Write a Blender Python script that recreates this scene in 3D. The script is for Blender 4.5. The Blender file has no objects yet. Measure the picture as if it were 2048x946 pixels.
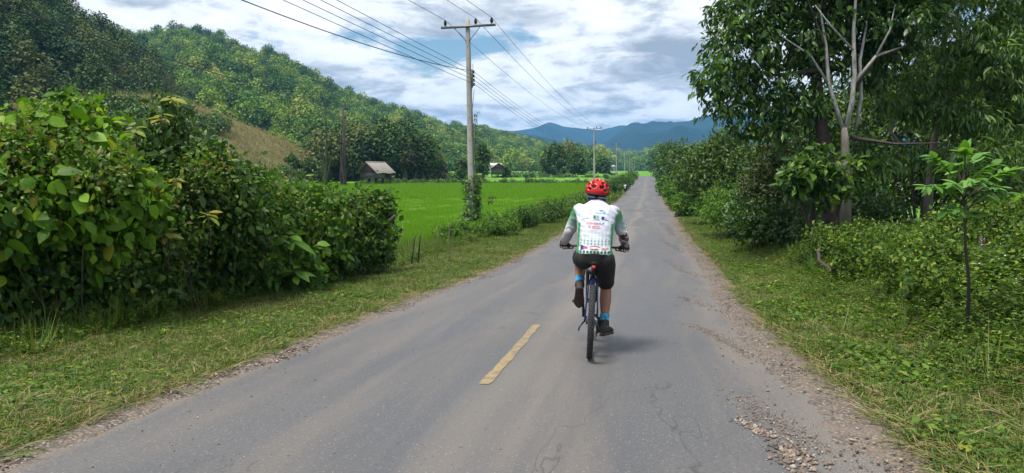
import bpy, math, random
import numpy as np
from mathutils import Vector, Matrix
from mathutils.bvhtree import BVHTree

rng = np.random.default_rng(11)
random.seed(5)
SC = bpy.context.scene
COL = SC.collection

# ------------------------------------------------------------------ camera, sky, sun, exposure
F, CXP, CYP = 1420.0, 1024.0, 473.0            # focal length in photo pixels, image centre
PITCH = math.radians(5.28)
CAMZ = 1.8
cam = bpy.data.cameras.new('camera'); camo = bpy.data.objects.new('camera', cam); COL.objects.link(camo)
cam.sensor_fit = 'HORIZONTAL'; cam.sensor_width = 36.0; cam.lens = 36.0 * F / 2048.0
cam.clip_start = 0.05; cam.clip_end = 30000
camo.location = (0, 0, CAMZ); camo.rotation_euler = (math.radians(90) - PITCH, 0, 0)
SC.camera = camo

SUN_DIR = Vector((-0.30, -0.22, 0.93)).normalized()      # towards the sun
SUN_STRENGTH, SUN_ANGLE = 4.3, math.radians(18)
sun = bpy.data.lights.new('sun', 'SUN'); suno = bpy.data.objects.new('sun', sun); COL.objects.link(suno)
sun.energy = SUN_STRENGTH; sun.angle = SUN_ANGLE; sun.color = (1.0, 0.955, 0.88)
suno.rotation_euler = (-SUN_DIR).to_track_quat('-Z', 'Y').to_euler(); suno.location = (-20, 5, 60)

def make_world():
    w = bpy.data.worlds.new('World'); SC.world = w; w.use_nodes = True
    nt = w.node_tree; nt.nodes.clear(); N = nt.nodes.new; L = nt.links.new
    out = N('ShaderNodeOutputWorld'); bg = N('ShaderNodeBackground'); bg.inputs['Strength'].default_value = 0.092
    L(bg.outputs[0], out.inputs['Surface'])
    sky = N('ShaderNodeTexSky'); sky.sky_type = 'NISHITA'; sky.sun_disc = False
    sky.sun_elevation = math.asin(SUN_DIR.z); sky.sun_rotation = math.atan2(SUN_DIR.x, SUN_DIR.y)
    sky.air_density = 1.3; sky.dust_density = 0.6; sky.ozone_density = 2.0
    tc = N('ShaderNodeTexCoord'); nrm = N('ShaderNodeVectorMath'); nrm.operation = 'NORMALIZE'; L(tc.outputs['Generated'], nrm.inputs[0])
    sep = N('ShaderNodeSeparateXYZ'); L(nrm.outputs[0], sep.inputs[0])
    def M(op, a, b=None, clamp=False):
        m = N('ShaderNodeMath'); m.operation = op; m.use_clamp = clamp
        for i, v in enumerate((a, b)):
            if v is None: continue
            if isinstance(v, (int, float)): m.inputs[i].default_value = v
            else: L(v, m.inputs[i])
        return m.outputs[0]
    zz = M('ADD', M('MAXIMUM', sep.outputs['Z'], 0.0), 0.20)
    px = M('DIVIDE', sep.outputs['X'], zz); py = M('DIVIDE', sep.outputs['Y'], zz)
    cmb = N('ShaderNodeCombineXYZ'); L(px, cmb.inputs[0]); L(py, cmb.inputs[1]); cmb.inputs[2].default_value = 0.0
    def noise(scale, detail, rough, off, dist=0.0):
        mp = N('ShaderNodeMapping'); mp.inputs['Location'].default_value = off; L(cmb.outputs[0], mp.inputs['Vector'])
        n = N('ShaderNodeTexNoise'); n.inputs['Scale'].default_value = scale; n.inputs['Detail'].default_value = detail
        n.inputs['Roughness'].default_value = rough; n.inputs['Distortion'].default_value = dist; L(mp.outputs[0], n.inputs['Vector'])
        return n.outputs['Fac']
    def ramp(fac, stops):
        r = N('ShaderNodeValToRGB'); L(fac, r.inputs[0]); e = r.color_ramp.elements
        while len(e) < len(stops): e.new(0.5)
        for q, (p, c) in zip(e, stops):
            q.position = p; q.color = (*c, 1)
        return r.outputs[0]
    cover = noise(1.5, 9, 0.60, (3.3, 1.7, 0.4), 0.25)
    mask = ramp(cover, [(0.365, (0, 0, 0)), (0.435, (1, 1, 1))])
    thick = noise(1.7, 9, 0.58, (7.9, 4.4, 2.2), 0.5)
    fine = noise(5.0, 8, 0.62, (1.2, 8.8, 5.0), 0.5)
    tf = M('ADD', M('MULTIPLY', thick, 0.64), M('MULTIPLY', fine, 0.36))
    cc = ramp(tf, [(0.42, (10.8, 10.9, 11.0)), (0.48, (9.3, 9.5, 9.8)), (0.525, (6.3, 6.6, 7.1)), (0.60, (3.6, 3.9, 4.4))])
    sat = N('ShaderNodeHueSaturation'); sat.inputs['Saturation'].default_value = 1.25; L(sky.outputs[0], sat.inputs['Color'])
    mix = N('ShaderNodeMix'); mix.data_type = 'RGBA'; L(mask, mix.inputs['Factor']); L(sat.outputs[0], mix.inputs['A']); L(cc, mix.inputs['B'])
    L(mix.outputs['Result'], bg.inputs['Color'])
make_world()
SC.view_settings.view_transform = 'Standard'; SC.view_settings.look = 'None'
SC.view_settings.exposure = 0.42; SC.view_settings.gamma = 1.0; SC.view_settings.use_curve_mapping = False
cy = SC.cycles
cy.use_denoising = True; cy.use_adaptive_sampling = True; cy.adaptive_threshold = 0.02
cy.max_bounces = 4; cy.diffuse_bounces = 2; cy.glossy_bounces = 2; cy.transmission_bounces = 3; cy.volume_bounces = 0
cy.transparent_max_bounces = 4; cy.caustics_reflective = False; cy.caustics_refractive = False
SC.render.use_persistent_data = False

# ------------------------------------------------------------------ layout helpers
CP, SP = math.cos(PITCH), math.sin(PITCH)
def ray(x, y):
    a = (x - CXP) / F; b = (CYP - y) / F
    return np.array([a, CP + b * SP, -SP + b * CP])
def at(x, y, Y):
    """world point seen at photo pixel (x, y) at the distance Y ahead of the camera"""
    d = ray(x, y); d = d * (Y / d[1]); d[2] += CAMZ
    return d
def atz(x, y, zc):
    d = ray(x, y) * zc; d[2] += CAMZ
    return d

# road survey: photo row, left edge, right edge, true width -> centre line, level
_rows = [(900, 0, 1800, 5.25), (800, 285, 1690, 5.15), (766, 409, 1640, 5.1), (700, 575, 1550, 5.05), (610, 780, 1468, 5.0), (550, 966, 1438, 4.95), (470, 1120, 1369, 4.75),
         (410, 1222, 1334, 4.55), (395, 1243, 1325, 4.5), (372, 1261, 1316, 4.5), (362, 1269, 1313, 4.5), (355.5, 1277, 1311, 4.5)]
_p = []
for (y, l, r, w) in _rows:
    zc = w * F / (r - l); _p.append((*atz((l + r) / 2, y, zc), w))
_p = np.array(_p)
_Y = np.concatenate([[-80, -40, -12, 0], _p[:, 1], [225, 240, 262, 300, 420, 6000]])
_X = np.concatenate([[-34, -13.5, -3.4, -0.95], _p[:, 0], [_p[-1, 0] + 5.5, _p[-1, 0] + 13, _p[-1, 0] + 36, _p[-1, 0] + 90, _p[-1, 0] + 230, 0]])
_W = np.concatenate([[5.1, 5.1, 5.1, 5.1], _p[:, 3], [4.5] * 6])
_Z = np.concatenate([[0.5, 0.45, 0.32, 0.22], _p[:, 2], [0.25, 0.3, 0.4, 0.6, 0.8, 1.0]])
def _smooth_interp(xs, ys):
    g = np.concatenate([np.arange(-80, 40, 0.5), np.arange(40, 300, 2.0), np.geomspace(300, 6000, 40)])
    v = np.interp(g, xs, ys)
    for _ in range(14):
        k = v.copy(); k[1:-1] = 0.25 * v[:-2] + 0.5 * v[1:-1] + 0.25 * v[2:]; v = k
    return lambda q: np.interp(q, g, v)
road_x = _smooth_interp(_Y, _X); road_z = _smooth_interp(_Y, _Z); road_w = _smooth_interp(_Y, _W)
_fieldz = _smooth_interp(np.array([-80, 0, 20, 35, 60, 80, 100, 150, 200, 300, 600, 6000]), np.array([-.2, -.35, -.8, -.95, -.8, -.55, -.3, .1, .5, 1.0, 2.0, 4.0]))
def sstep(a, b, x):
    t = np.clip((x - a) / (b - a), 0, 1); return t * t * (3 - 2 * t)
def ground(X, Y):
    X = np.asarray(X, float); Y = np.asarray(Y, float)
    c = road_x(Y); h = road_w(Y) / 2; d = X - c; zr = road_z(Y); fz = _fieldz(Y)
    L = -d - h; R = d - h
    zl = zr - 0.03 * sstep(0, .3, L) - 0.05 * sstep(.4, 2.2, L); zl = zl + (fz - zl) * sstep(2.6, 5.5, L)
    bump = 0.42 * sstep(0.9, 3.2, R) * (1 - sstep(24, 45, Y)) + 0.18 * sstep(1, 3, R) * sstep(24, 45, Y)
    zr2 = zr - 0.03 * sstep(0, .3, R) + bump; zr2 = zr2 + (fz + 0.15 - zr2) * sstep(6, 11, R)
    z = np.where(L > 0, zl, np.where(R > 0, zr2, zr))
    wob = 0.035 * np.sin(X * 1.7 + 0.4 * Y) * np.sin(Y * 1.3 - .7 * X) + 0.02 * np.sin(X * 4.1 + 1) * np.sin(Y * 3.7)
    return z + wob * sstep(0.25, 1.2, np.maximum(L, R))
def gz(x, y): return float(ground(x, y))
def hit(px, py, lift=0.0):
    """point of the ground seen at a photo pixel"""
    d = ray(px, py); t = 2.0
    while t < 9000:
        p = d * t
        if p[2] + CAMZ < gz(p[0], p[1]) + lift: break
        t *= 1.01
    lo, hi = t / 1.01, t
    for _ in range(24):
        m = (lo + hi) / 2; p = d * m
        if p[2] + CAMZ < gz(p[0], p[1]) + lift: hi = m
        else: lo = m
    p = d * hi; return np.array([p[0], p[1], p[2] + CAMZ])

# ------------------------------------------------------------------ mesh helpers
def mesh_from(name, V, Fs, mats=(), midx=None, smooth=False):
    V = np.asarray(V, np.float32).reshape(-1, 3)
    Fs = [np.asarray(f, np.int32) for f in (Fs if isinstance(Fs, list) else [Fs]) if len(f)]
    me = bpy.data.meshes.new(name)
    me.vertices.add(len(V)); me.vertices.foreach_set('co', V.ravel())
    if Fs:
        idx = np.concatenate([f.ravel() for f in Fs]); tot = np.concatenate([np.full(len(f), f.shape[1], np.int32) for f in Fs])
        st = np.concatenate([[0], np.cumsum(tot)[:-1]]).astype(np.int32)
        me.loops.add(len(idx)); me.loops.foreach_set('vertex_index', idx)
        me.polygons.add(len(tot)); me.polygons.foreach_set('loop_start', st)
        if midx is not None: me.polygons.foreach_set('material_index', np.asarray(midx, np.int32))
        if smooth: me.polygons.foreach_set('use_smooth', np.ones(len(tot), bool))
    me.update(calc_edges=True)
    for m in mats: me.materials.append(m)
    return me
def put(name, me, parent=None, loc=None, label=None, cat=None, group=None, kind=None):
    o = bpy.data.objects.new(name, me); COL.objects.link(o)
    if parent is not None: o.parent = parent
    if loc is not None: o.location = loc
    return tag(o, label, cat, group, kind)
def tag(o, label=None, cat=None, group=None, kind=None):
    if label: o['label'] = label
    if cat: o['category'] = cat
    if group: o['group'] = group
    if kind: o['kind'] = kind
    return o
def empty(name, loc, label=None, cat=None, group=None):
    o = bpy.data.objects.new(name, None); COL.objects.link(o); o.location = loc; o.empty_display_size = 0.2
    return tag(o, label, cat, group)
class MB:
    """collects shapes that make up one part"""
    def __init__(s): s.V = []; s.T = []; s.Q = []; s.n = 0
    def add(s, V, T=None, Q=None):
        V = np.asarray(V, float).reshape(-1, 3)
        if T is not None and len(T): s.T.append(np.asarray(T, int) + s.n)
        if Q is not None and len(Q): s.Q.append(np.asarray(Q, int) + s.n)
        s.V.append(V); s.n += len(V); return s
    def box(s, c, size, R=None):
        hx, hy, hz = np.array(size) / 2
        v = np.array([(x, y, z) for x in (-hx, hx) for y in (-hy, hy) for z in (-hz, hz)])
        if R is not None: v = v @ np.array(R).T
        return s.add(v + np.array(c), Q=[(0, 1, 3, 2), (4, 6, 7, 5), (0, 4, 5, 1), (2, 3, 7, 6), (0, 2, 6, 4), (1, 5, 7, 3)])
    def tube(s, P, r, n=8, caps=True, flat=1.0, side=None):
        """swept tube; r one number per point; 'flat' squeezes across 'side'"""
        P = np.asarray(P, float); k = len(P); r = np.broadcast_to(np.asarray(r, float), (k,))
        T = np.gradient(P, axis=0); T /= np.linalg.norm(T, axis=1)[:, None] + 1e-12
        ref = np.array([0, 0, 1.0]) if abs(T[0][2]) < 0.9 else np.array([1.0, 0, 0])
        if side is not None: ref = np.asarray(side, float)
        U = np.cross(T[0], ref); U /= np.linalg.norm(U)
        th = np.linspace(0, 2 * math.pi, n, endpoint=False); vs = []
        for i in range(k):
            U = U - T[i] * np.dot(U, T[i]); U /= np.linalg.norm(U); W = np.cross(T[i], U)
            vs.append(P[i] + r[i] * (np.cos(th)[:, None] * U + flat * np.sin(th)[:, None] * W))
        a = np.arange(n); b = (a + 1) % n; Q = []
        for i in range(k - 1): Q.append(np.stack([i * n + a, i * n + b, (i + 1) * n + b, (i + 1) * n + a], 1))
        V = np.concatenate(vs); T3 = []
        if caps:
            V = np.concatenate([V, P[:1], P[-1:]]); c0, c1 = k * n, k * n + 1
            T3 = np.concatenate([np.stack([b, a, np.full(n, c0)], 1), np.stack([(k - 1) * n + a, (k - 1) * n + b, np.full(n, c1)], 1)])
        return s.add(V, T=T3, Q=np.concatenate(Q))
    def rings(s, R, cap=True):
        """loft of rings: list of (centre, axis u, axis v, ru, rv)"""
        n = 20; th = np.linspace(0, 2 * math.pi, n, endpoint=False); vs = []
        for (c, u, v, ru, rv) in R:
            u = np.array(u, float); v = np.array(v, float)
            vs.append(np.array(c) + ru * np.cos(th)[:, None] * u + rv * np.sin(th)[:, None] * v)
        a = np.arange(n); b = (a + 1) % n; k = len(R)
        Q = np.concatenate([np.stack([i * n + a, i * n + b, (i + 1) * n + b, (i + 1) * n + a], 1) for i in range(k - 1)])
        V = np.concatenate(vs); V = np.concatenate([V, [R[0][0]], [R[-1][0]]])
        T = np.concatenate([np.stack([b, a, np.full(n, k * n)], 1), np.stack([(k - 1) * n + a, (k - 1) * n + b, np.full(n, k * n + 1)], 1)])
        return s.add(V, T=T if cap else None, Q=Q)
    def ball(s, c, r, nu=14, nv=10):
        r = np.broadcast_to(np.asarray(r, float), (3,)); th = np.linspace(0, 2 * math.pi, nu, endpoint=False); V = [(0, 0, -1.0)]
        for j in range(1, nv):
            p = -math.pi / 2 + math.pi * j / nv
            V += [(math.cos(p) * math.cos(t), math.cos(p) * math.sin(t), math.sin(p)) for t in th]
        V.append((0, 0, 1.0)); a = np.arange(nu); b = (a + 1) % nu
        Q = [np.stack([1 + j * nu + a, 1 + j * nu + b, 1 + (j + 1) * nu + b, 1 + (j + 1) * nu + a], 1) for j in range(nv - 2)]
        e = 1 + (nv - 1) * nu; l = 1 + (nv - 2) * nu
        T = np.concatenate([np.stack([np.zeros(nu, int), 1 + b, 1 + a], 1), np.stack([l + a, l + b, np.full(nu, e)], 1)])
        return s.add(np.array(V) * r + np.array(c), T=T, Q=np.concatenate(Q))
    def torus(s, c, R, r, axis='x', n=48, m=10, rz=None):
        rz = rz or r; A = np.linspace(0, 2 * math.pi, n, endpoint=False); B = np.linspace(0, 2 * math.pi, m, endpoint=False)
        a, b = np.meshgrid(A, B, indexing='ij'); rad = R + r * np.cos(b); w = rz * np.sin(b)
        V = np.stack([w, rad * np.cos(a), rad * np.sin(a)], -1) if axis == 'x' else np.stack([rad * np.cos(a), rad * np.sin(a), w], -1)
        i, j = np.meshgrid(np.arange(n), np.arange(m), indexing='ij'); i2 = (i + 1) % n; j2 = (j + 1) % m
        Q = np.stack([i * m + j, i2 * m + j, i2 * m + j2, i * m + j2], -1).reshape(-1, 4)
        return s.add(V.reshape(-1, 3) + np.array(c), Q=Q)
    def arrays(s):
        return np.concatenate(s.V), [np.concatenate(x) for x in (s.T, s.Q) if x]
    def mesh(s, name, mat=None, smooth=True):
        V, Fs = s.arrays(); return mesh_from(name, V, Fs, [mat] if mat else [], smooth=smooth)
    def part(s, name, mat, parent=None, smooth=True, **kw):
        return put(name, s.mesh(name, mat, smooth), parent, **kw)
def union(mb, voxel, it=6, name='body'):
    """one continuous skin over all collected shapes"""
    V, Fs = mb.arrays(); o = bpy.data.objects.new('tmp', mesh_from('tmp', V, Fs)); COL.objects.link(o)
    m = o.modifiers.new('r', 'REMESH'); m.mode = 'VOXEL'; m.voxel_size = voxel
    s = o.modifiers.new('s', 'SMOOTH'); s.iterations = it; s.factor = 0.5
    dg = bpy.context.evaluated_depsgraph_get(); me = bpy.data.meshes.new_from_object(o.evaluated_get(dg)); me.name = name
    bpy.data.objects.remove(o, do_unlink=True)
    me.polygons.foreach_set('use_smooth', np.ones(len(me.polygons), bool)); me.materials.clear(); return me
def norm(a): return a / (np.linalg.norm(a, axis=-1, keepdims=True) + 1e-9)

# ------------------------------------------------------------------ materials
def new_mat(name):
    m = bpy.data.materials.new(name); m.use_nodes = True; nt = m.node_tree; nt.nodes.clear()
    out = nt.nodes.new('ShaderNodeOutputMaterial'); p = nt.nodes.new('ShaderNodeBsdfPrincipled'); nt.links.new(p.outputs[0], out.inputs['Surface'])
    return m, nt, p, out
def ramp_node(nt, fac, stops, interp='LINEAR'):
    r = nt.nodes.new('ShaderNodeValToRGB'); nt.links.new(fac, r.inputs[0]); r.color_ramp.interpolation = interp; e = r.color_ramp.elements
    while len(e) < len(stops): e.new(0.5)
    for q, (p, c) in zip(e, stops): q.position = p; q.color = (*c, 1) if len(c) == 3 else c
    return r.outputs[0]
def noise_node(nt, vec, scale, detail=5, rough=0.55, dist=0.0):
    n = nt.nodes.new('ShaderNodeTexNoise'); n.inputs['Scale'].default_value = scale; n.inputs['Detail'].default_value = detail
    n.inputs['Roughness'].default_value = rough; n.inputs['Distortion'].default_value = dist
    if vec is not None: nt.links.new(vec, n.inputs['Vector'])
    return n.outputs['Fac']
def math_node(nt, op, a, b=None, clamp=False):
    m = nt.nodes.new('ShaderNodeMath'); m.operation = op; m.use_clamp = clamp
    for i, v in enumerate((a, b)):
        if v is None: continue
        if isinstance(v, (int, float)): m.inputs[i].default_value = v
        else: nt.links.new(v, m.inputs[i])
    return m.outputs[0]
def mix_node(nt, fac, a, b, mode='MIX'):
    m = nt.nodes.new('ShaderNodeMix'); m.data_type = 'RGBA'; m.blend_type = mode
    for k, v in (('Factor', fac), ('A', a), ('B', b)):
        if isinstance(v, (int, float)): m.inputs[k].default_value = v
        elif isinstance(v, tuple): m.inputs[k].default_value = (*v, 1)
        else: nt.links.new(v, m.inputs[k])
    return m.outputs['Result']
def bump_node(nt, p, h, strength, dist=0.02):
    b = nt.nodes.new('ShaderNodeBump'); b.inputs['Strength'].default_value = strength; b.inputs['Distance'].default_value = dist
    nt.links.new(h, b.inputs['Height']); nt.links.new(b.outputs[0], p.inputs['Normal'])
def obj_coord(nt, kind='Object', scale=None):
    t = nt.nodes.new('ShaderNodeTexCoord'); o = t.outputs[kind]
    if scale is not None:
        mp = nt.nodes.new('ShaderNodeMapping'); mp.inputs['Scale'].default_value = scale; nt.links.new(o, mp.inputs['Vector']); o = mp.outputs[0]
    return o
def plain(name, col, rough=0.6, metal=0.0, var=0.15, scale=12.0, bump=0.0, coord='Object', stretch=None, spec=0.5):
    m, nt, p, _ = new_mat(name); v = obj_coord(nt, coord, stretch)
    f = noise_node(nt, v, scale, 6, 0.6)
    lo = tuple(c * (1 - var) for c in col); hi = tuple(min(1, c * (1 + var)) for c in col)
    nt.links.new(ramp_node(nt, f, [(0.3, lo), (0.7, hi)]), p.inputs['Base Color'])
    p.inputs['Roughness'].default_value = rough; p.inputs['Metallic'].default_value = metal; p.inputs['Specular IOR Level'].default_value = spec
    if bump: bump_node(nt, p, f, bump, 0.01)
    return m
def leaf_mat(name, stops, trans=0.3, rough=0.45, spec=0.4, tint=1.5):
    """each leaf (mesh island, object or instance) draws its own colour from the stops"""
    m, nt, p, out = new_mat(name)
    g = nt.nodes.new('ShaderNodeNewGeometry'); oi = nt.nodes.new('ShaderNodeObjectInfo')
    r = math_node(nt, 'FRACT', math_node(nt, 'ADD', g.outputs['Random Per Island'], math_node(nt, 'MULTIPLY', oi.outputs['Random'], 7.31)))
    c = ramp_node(nt, r, stops); nt.links.new(c, p.inputs['Base Color'])
    p.inputs['Roughness'].default_value = rough; p.inputs['Specular IOR Level'].default_value = spec
    if trans > 0:
        t = nt.nodes.new('ShaderNodeBsdfTranslucent'); mx = nt.nodes.new('ShaderNodeMixShader'); mx.inputs[0].default_value = trans
        c2 = mix_node(nt, 1.0, c, (tint, tint, tint * 0.35), 'MULTIPLY'); nt.links.new(c2, t.inputs['Color'])
        nt.links.new(p.outputs[0], mx.inputs[1]); nt.links.new(t.outputs[0], mx.inputs[2]); nt.links.new(mx.outputs[0], out.inputs['Surface'])
    return m
def forest_mat(name, stops, trans=0.15, spread=0.5):
    """each tree instance has its own green, each leaf clump varies a little round it"""
    m, nt, p, out = new_mat(name)
    g = nt.nodes.new('ShaderNodeNewGeometry'); oi = nt.nodes.new('ShaderNodeObjectInfo')
    c = ramp_node(nt, oi.outputs['Random'], stops)
    k = math_node(nt, 'ADD', math_node(nt, 'MULTIPLY', g.outputs['Random Per Island'], spread), 1 - spread / 2)
    v = nt.nodes.new('ShaderNodeVectorMath'); v.operation = 'SCALE'; nt.links.new(c, v.inputs[0]); nt.links.new(k, v.inputs['Scale'])
    nt.links.new(v.outputs[0], p.inputs['Base Color']); p.inputs['Roughness'].default_value = 0.6; p.inputs['Specular IOR Level'].default_value = 0.25
    t = nt.nodes.new('ShaderNodeBsdfTranslucent'); mx = nt.nodes.new('ShaderNodeMixShader'); mx.inputs[0].default_value = trans
    nt.links.new(v.outputs[0], t.inputs['Color']); nt.links.new(p.outputs[0], mx.inputs[1]); nt.links.new(t.outputs[0], mx.inputs[2]); nt.links.new(mx.outputs[0], out.inputs['Surface'])
    return m

# ------------------------------------------------------------------ foliage helpers
# leaf templates: along +Y (length 1), across X (width 1), normal +Z
LEAF2 = (np.array([(0, 0, 0), (-.5, .45, .07), (.5, .42, .07), (0, 1, -.10)]), np.array([(0, 2, 3), (0, 3, 1)]))
LEAF8 = (np.array([(0, 0, 0), (-.38, .22, .05), (0, .25, 0), (.38, .22, .05), (-.46, .55, .05), (0, .58, -.03), (.46, .55, .05), (0, 1, -.16)]),
         np.array([(0, 2, 1), (0, 3, 2), (1, 2, 5), (1, 5, 4), (2, 3, 6), (2, 6, 5), (4, 5, 7), (5, 6, 7)]))
BLADE = (np.array([(-.5, 0, 0), (.5, 0, 0), (-.36, .5, .10), (.36, .5, .10), (0, 1, -.05)]), np.array([(0, 1, 3), (0, 3, 2), (2, 3, 4)]))
def basis(axis, nrm):
    Y = norm(axis); X = norm(np.cross(Y, nrm)); Z = np.cross(X, Y); return X, Y, Z
def place(tpl, pos, axis, nrm, length, width):
    """many leaves as one vertex / triangle array"""
    V0, F0 = tpl; X, Y, Z = basis(axis, nrm); n = len(pos)
    l = np.broadcast_to(length, (n,))[:, None, None]; w = np.broadcast_to(width, (n,))[:, None, None]
    V = pos[:, None, :] + V0[None, :, 0:1] * w * X[:, None, :] + V0[None, :, 1:2] * l * Y[:, None, :] + V0[None, :, 2:3] * l * Z[:, None, :]
    Fx = F0[None] + (np.arange(n) * len(V0))[:, None, None]
    return V.reshape(-1, 3), Fx.reshape(-1, F0.shape[1])
def shell_points(lumps, n, inner=0.55, g=rng):
    """points in the outer shells of the lumps (centre, radii); returns points and outward directions"""
    C = np.array([l[0] for l in lumps]); R = np.array([np.broadcast_to(l[1], (3,)) for l in lumps], float)
    w = R.mean(1) ** 2; k = g.choice(len(C), n, p=w / w.sum()); u = norm(g.normal(size=(n, 3)))
    f = inner + (1.04 - inner) * np.sqrt(g.random(n)); f *= 1 + 0.10 * np.sin(9 * u[:, 0] + 3 * k) * np.sin(8 * u[:, 2] + k)
    return C[k] + u * f[:, None] * R[k], u, f
def sprays(lumps, n, per, leaf, aspect, twig=0.3, droop=0.35, inner=0.5, g=rng, ground_cut=True, flatten=0.9):
    """twig sprays of leaves: arrays pos, axis, normal, length, width, outward and depth factors"""
    c, u, f = shell_points(lumps, n, inner, g)
    t = norm(u * 0.9 + g.normal(size=(n, 3)) * 0.45 + np.array([0, 0, 0.15]))
    s = (np.arange(per) + 0.5) / per
    pos = c[:, None] + t[:, None] * (s[None, :, None] - 0.5) * twig + g.normal(size=(n, per, 3)) * twig * 0.10
    ax = t[:, None] * 0.55 + norm(g.normal(size=(n, per, 3))) * 0.75 + np.array([0, 0, -droop])
    nr = u[:, None] * 0.5 + np.array([0, 0, flatten]) + g.normal(size=(n, per, 3)) * 0.5
    pos = pos.reshape(-1, 3); ax = norm(ax.reshape(-1, 3)); nr = nr.reshape(-1, 3)
    L = leaf[0] + (leaf[1] - leaf[0]) * (g.random(len(pos)) ** 1.6) * np.repeat(.55 + .75 * g.random(n), per); W = L * aspect * (0.8 + 0.4 * g.random(len(pos)))
    U = np.repeat(u, per, 0); Fq = np.repeat(f, per)
    if ground_cut:
        ok = pos[:, 2] > ground(pos[:, 0], pos[:, 1]) + 0.02
        pos, ax, nr, L, W, U, Fq = (q[ok] for q in (pos, ax, nr, L, W, U, Fq))
    return pos, ax, nr, L, W, U, Fq
def leaf_objects(parent, sel, origin, meshes):
    """single leaves as parts"""
    for i, (p, a, n, l, w) in enumerate(zip(*sel)):
        X, Y, Z = basis(a[None], n[None]); X, Y, Z = X[0] * w, Y[0] * l, Z[0] * l
        o = bpy.data.objects.new('leaf', meshes[i % len(meshes)]); COL.objects.link(o); o.parent = parent
        q = p - origin
        o.matrix_local = Matrix(((X[0], Y[0], Z[0], q[0]), (X[1], Y[1], Z[1], q[1]), (X[2], Y[2], Z[2], q[2]), (0, 0, 0, 1)))
def leaf_variants(name, mat, curls=(0.0, .12, .25), heart=False):
    out = []
    for c in curls:
        prof = [(0, .0), (.08, .30), (.25, .47), (.45, .49), (.65, .39), (.85, .18), (1.0, 0.0)] if heart else [(0, .0), (.10, .22), (.28, .42), (.50, .50), (.70, .40), (.88, .18), (1.0, 0.0)]
        V = []; Q = []; T = []
        for (t, w) in prof:
            z = -c * t * t - 0.04 * t
            V += [(-w, t - (.06 if heart and 0 < t < .1 else 0), z + .10 * w), (0, t, z), (w, t - (.06 if heart and 0 < t < .1 else 0), z + .10 * w)]
        for i in range(len(prof) - 1):
            a = 3 * i; Q += [(a, a + 1, a + 4, a + 3), (a + 1, a + 2, a + 5, a + 4)]
        out.append(mesh_from(name, V, [np.array(Q)], [mat], smooth=True))
    return out
def stems_to(mb, root, targets, r0, r1, g=rng, bend=0.15, n=5):
    for t in targets:
        s = np.linspace(0, 1, n)[:, None]; t = np.asarray(t); root_ = np.asarray(root) + g.normal(size=3) * np.array([.12, .12, 0])
        P = root_ * (1 - s) + t * s + np.sin(s * math.pi) * g.normal(size=3) * bend
        mb.tube(P, np.linspace(r0, r1, n), 6)
def bush(name, label, cat, lumps, mat, n=500, per=6, leaf=(.10, .16), aspect=.55, twig=.3, tpl=LEAF8, leafobj=0, leafmesh=None, droop=.35, inner=.5, stem_mat=None, group=None, stem_r=.03, root=None, flatten=.9):
    C = np.array([l[0] for l in lumps]); c0 = C.mean(0) if root is None else np.array(root)
    o0 = np.array([c0[0], c0[1], gz(c0[0], c0[1])])
    e = empty(name, o0, label, cat, group)
    sp = sprays(lumps, n, per, leaf, aspect, twig, droop, inner, flatten=flatten)
    pos, ax, nr, L, W, U, Fq = sp; pick = np.zeros(len(pos), bool)
    if leafobj:
        tocam = norm(np.array([0, 0, CAMZ]) - pos); vis = (U * tocam).sum(1) * 0.6 + Fq * .7 + 1.0 * rng.random(len(pos)) + 0.25 * U[:, 2] + 2.0 * L / leaf[1]
        vis -= 0.9 * (((pos[:, None, :] - C[None]) ** 2).sum(-1) < (0.75 * np.array([np.mean(l[1]) for l in lumps])) ** 2).any(1)
        pick[np.argsort(-vis)[:leafobj]] = True
        leaf_objects(e, [q[pick] for q in (pos, ax, nr, L, W)], o0, leafmesh)
    k = ~pick; V, Fc = place(tpl, pos[k] - o0, ax[k], nr[k], L[k], W[k])
    put('foliage', mesh_from('foliage', V, Fc, [mat]), e, kind='stuff' if leafobj else None)
    if stem_mat is not None:
        mb = MB(); stems_to(mb, (0, 0, -.1), [np.array(l[0]) - o0 for l in lumps], stem_r, stem_r * .35); mb.part('stem', stem_mat, e)
    return e
def tree(name, label, cat, base, trunk, limbs, lumps, mat, bark, n=600, per=6, leaf=(.2, .3), aspect=.4, twig=.5, tpl=LEAF2, group=None, inner=.4, droop=.4, leafobj=0, leafmesh=None):
    """trunk/limbs: lists of (points, radii); crown lumps: (centre, radius)"""
    base = np.asarray(base, float); e = empty(name, base, label, cat, group)
    mb = MB()
    for P, r in [trunk] + list(limbs): mb.tube(np.asarray(P) - base, r, 9 if r is trunk[1] else 7)
    mb.part('trunk', bark, e)
    pos, ax, nr, L, W, U, Fq = sprays(lumps, n, per, leaf, aspect, twig, droop, inner)
    pick = np.zeros(len(pos), bool)
    if leafobj:                                                        # the leaves that show largest are parts of their own
        C = np.array([l[0] for l in lumps]); tocam = norm(np.array([0, 0, CAMZ]) - pos); vis = (U * tocam).sum(1) + Fq * .8 + 1.2 * L / L.max() + .8 * rng.random(len(pos)) - 3 * (pos[:, 2] > CAMZ + .245 * pos[:, 1])
        pick[np.argsort(-vis)[:leafobj]] = True; leaf_objects(e, [q[pick] for q in (pos, ax, nr, L, W)], base, leafmesh)
    k = ~pick; V, Fc = place(tpl, pos[k] - base, ax[k], nr[k], L[k], W[k]); put('crown', mesh_from('crown', V, Fc, [mat]), e, kind='stuff' if leafobj else None)
    return e
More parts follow.
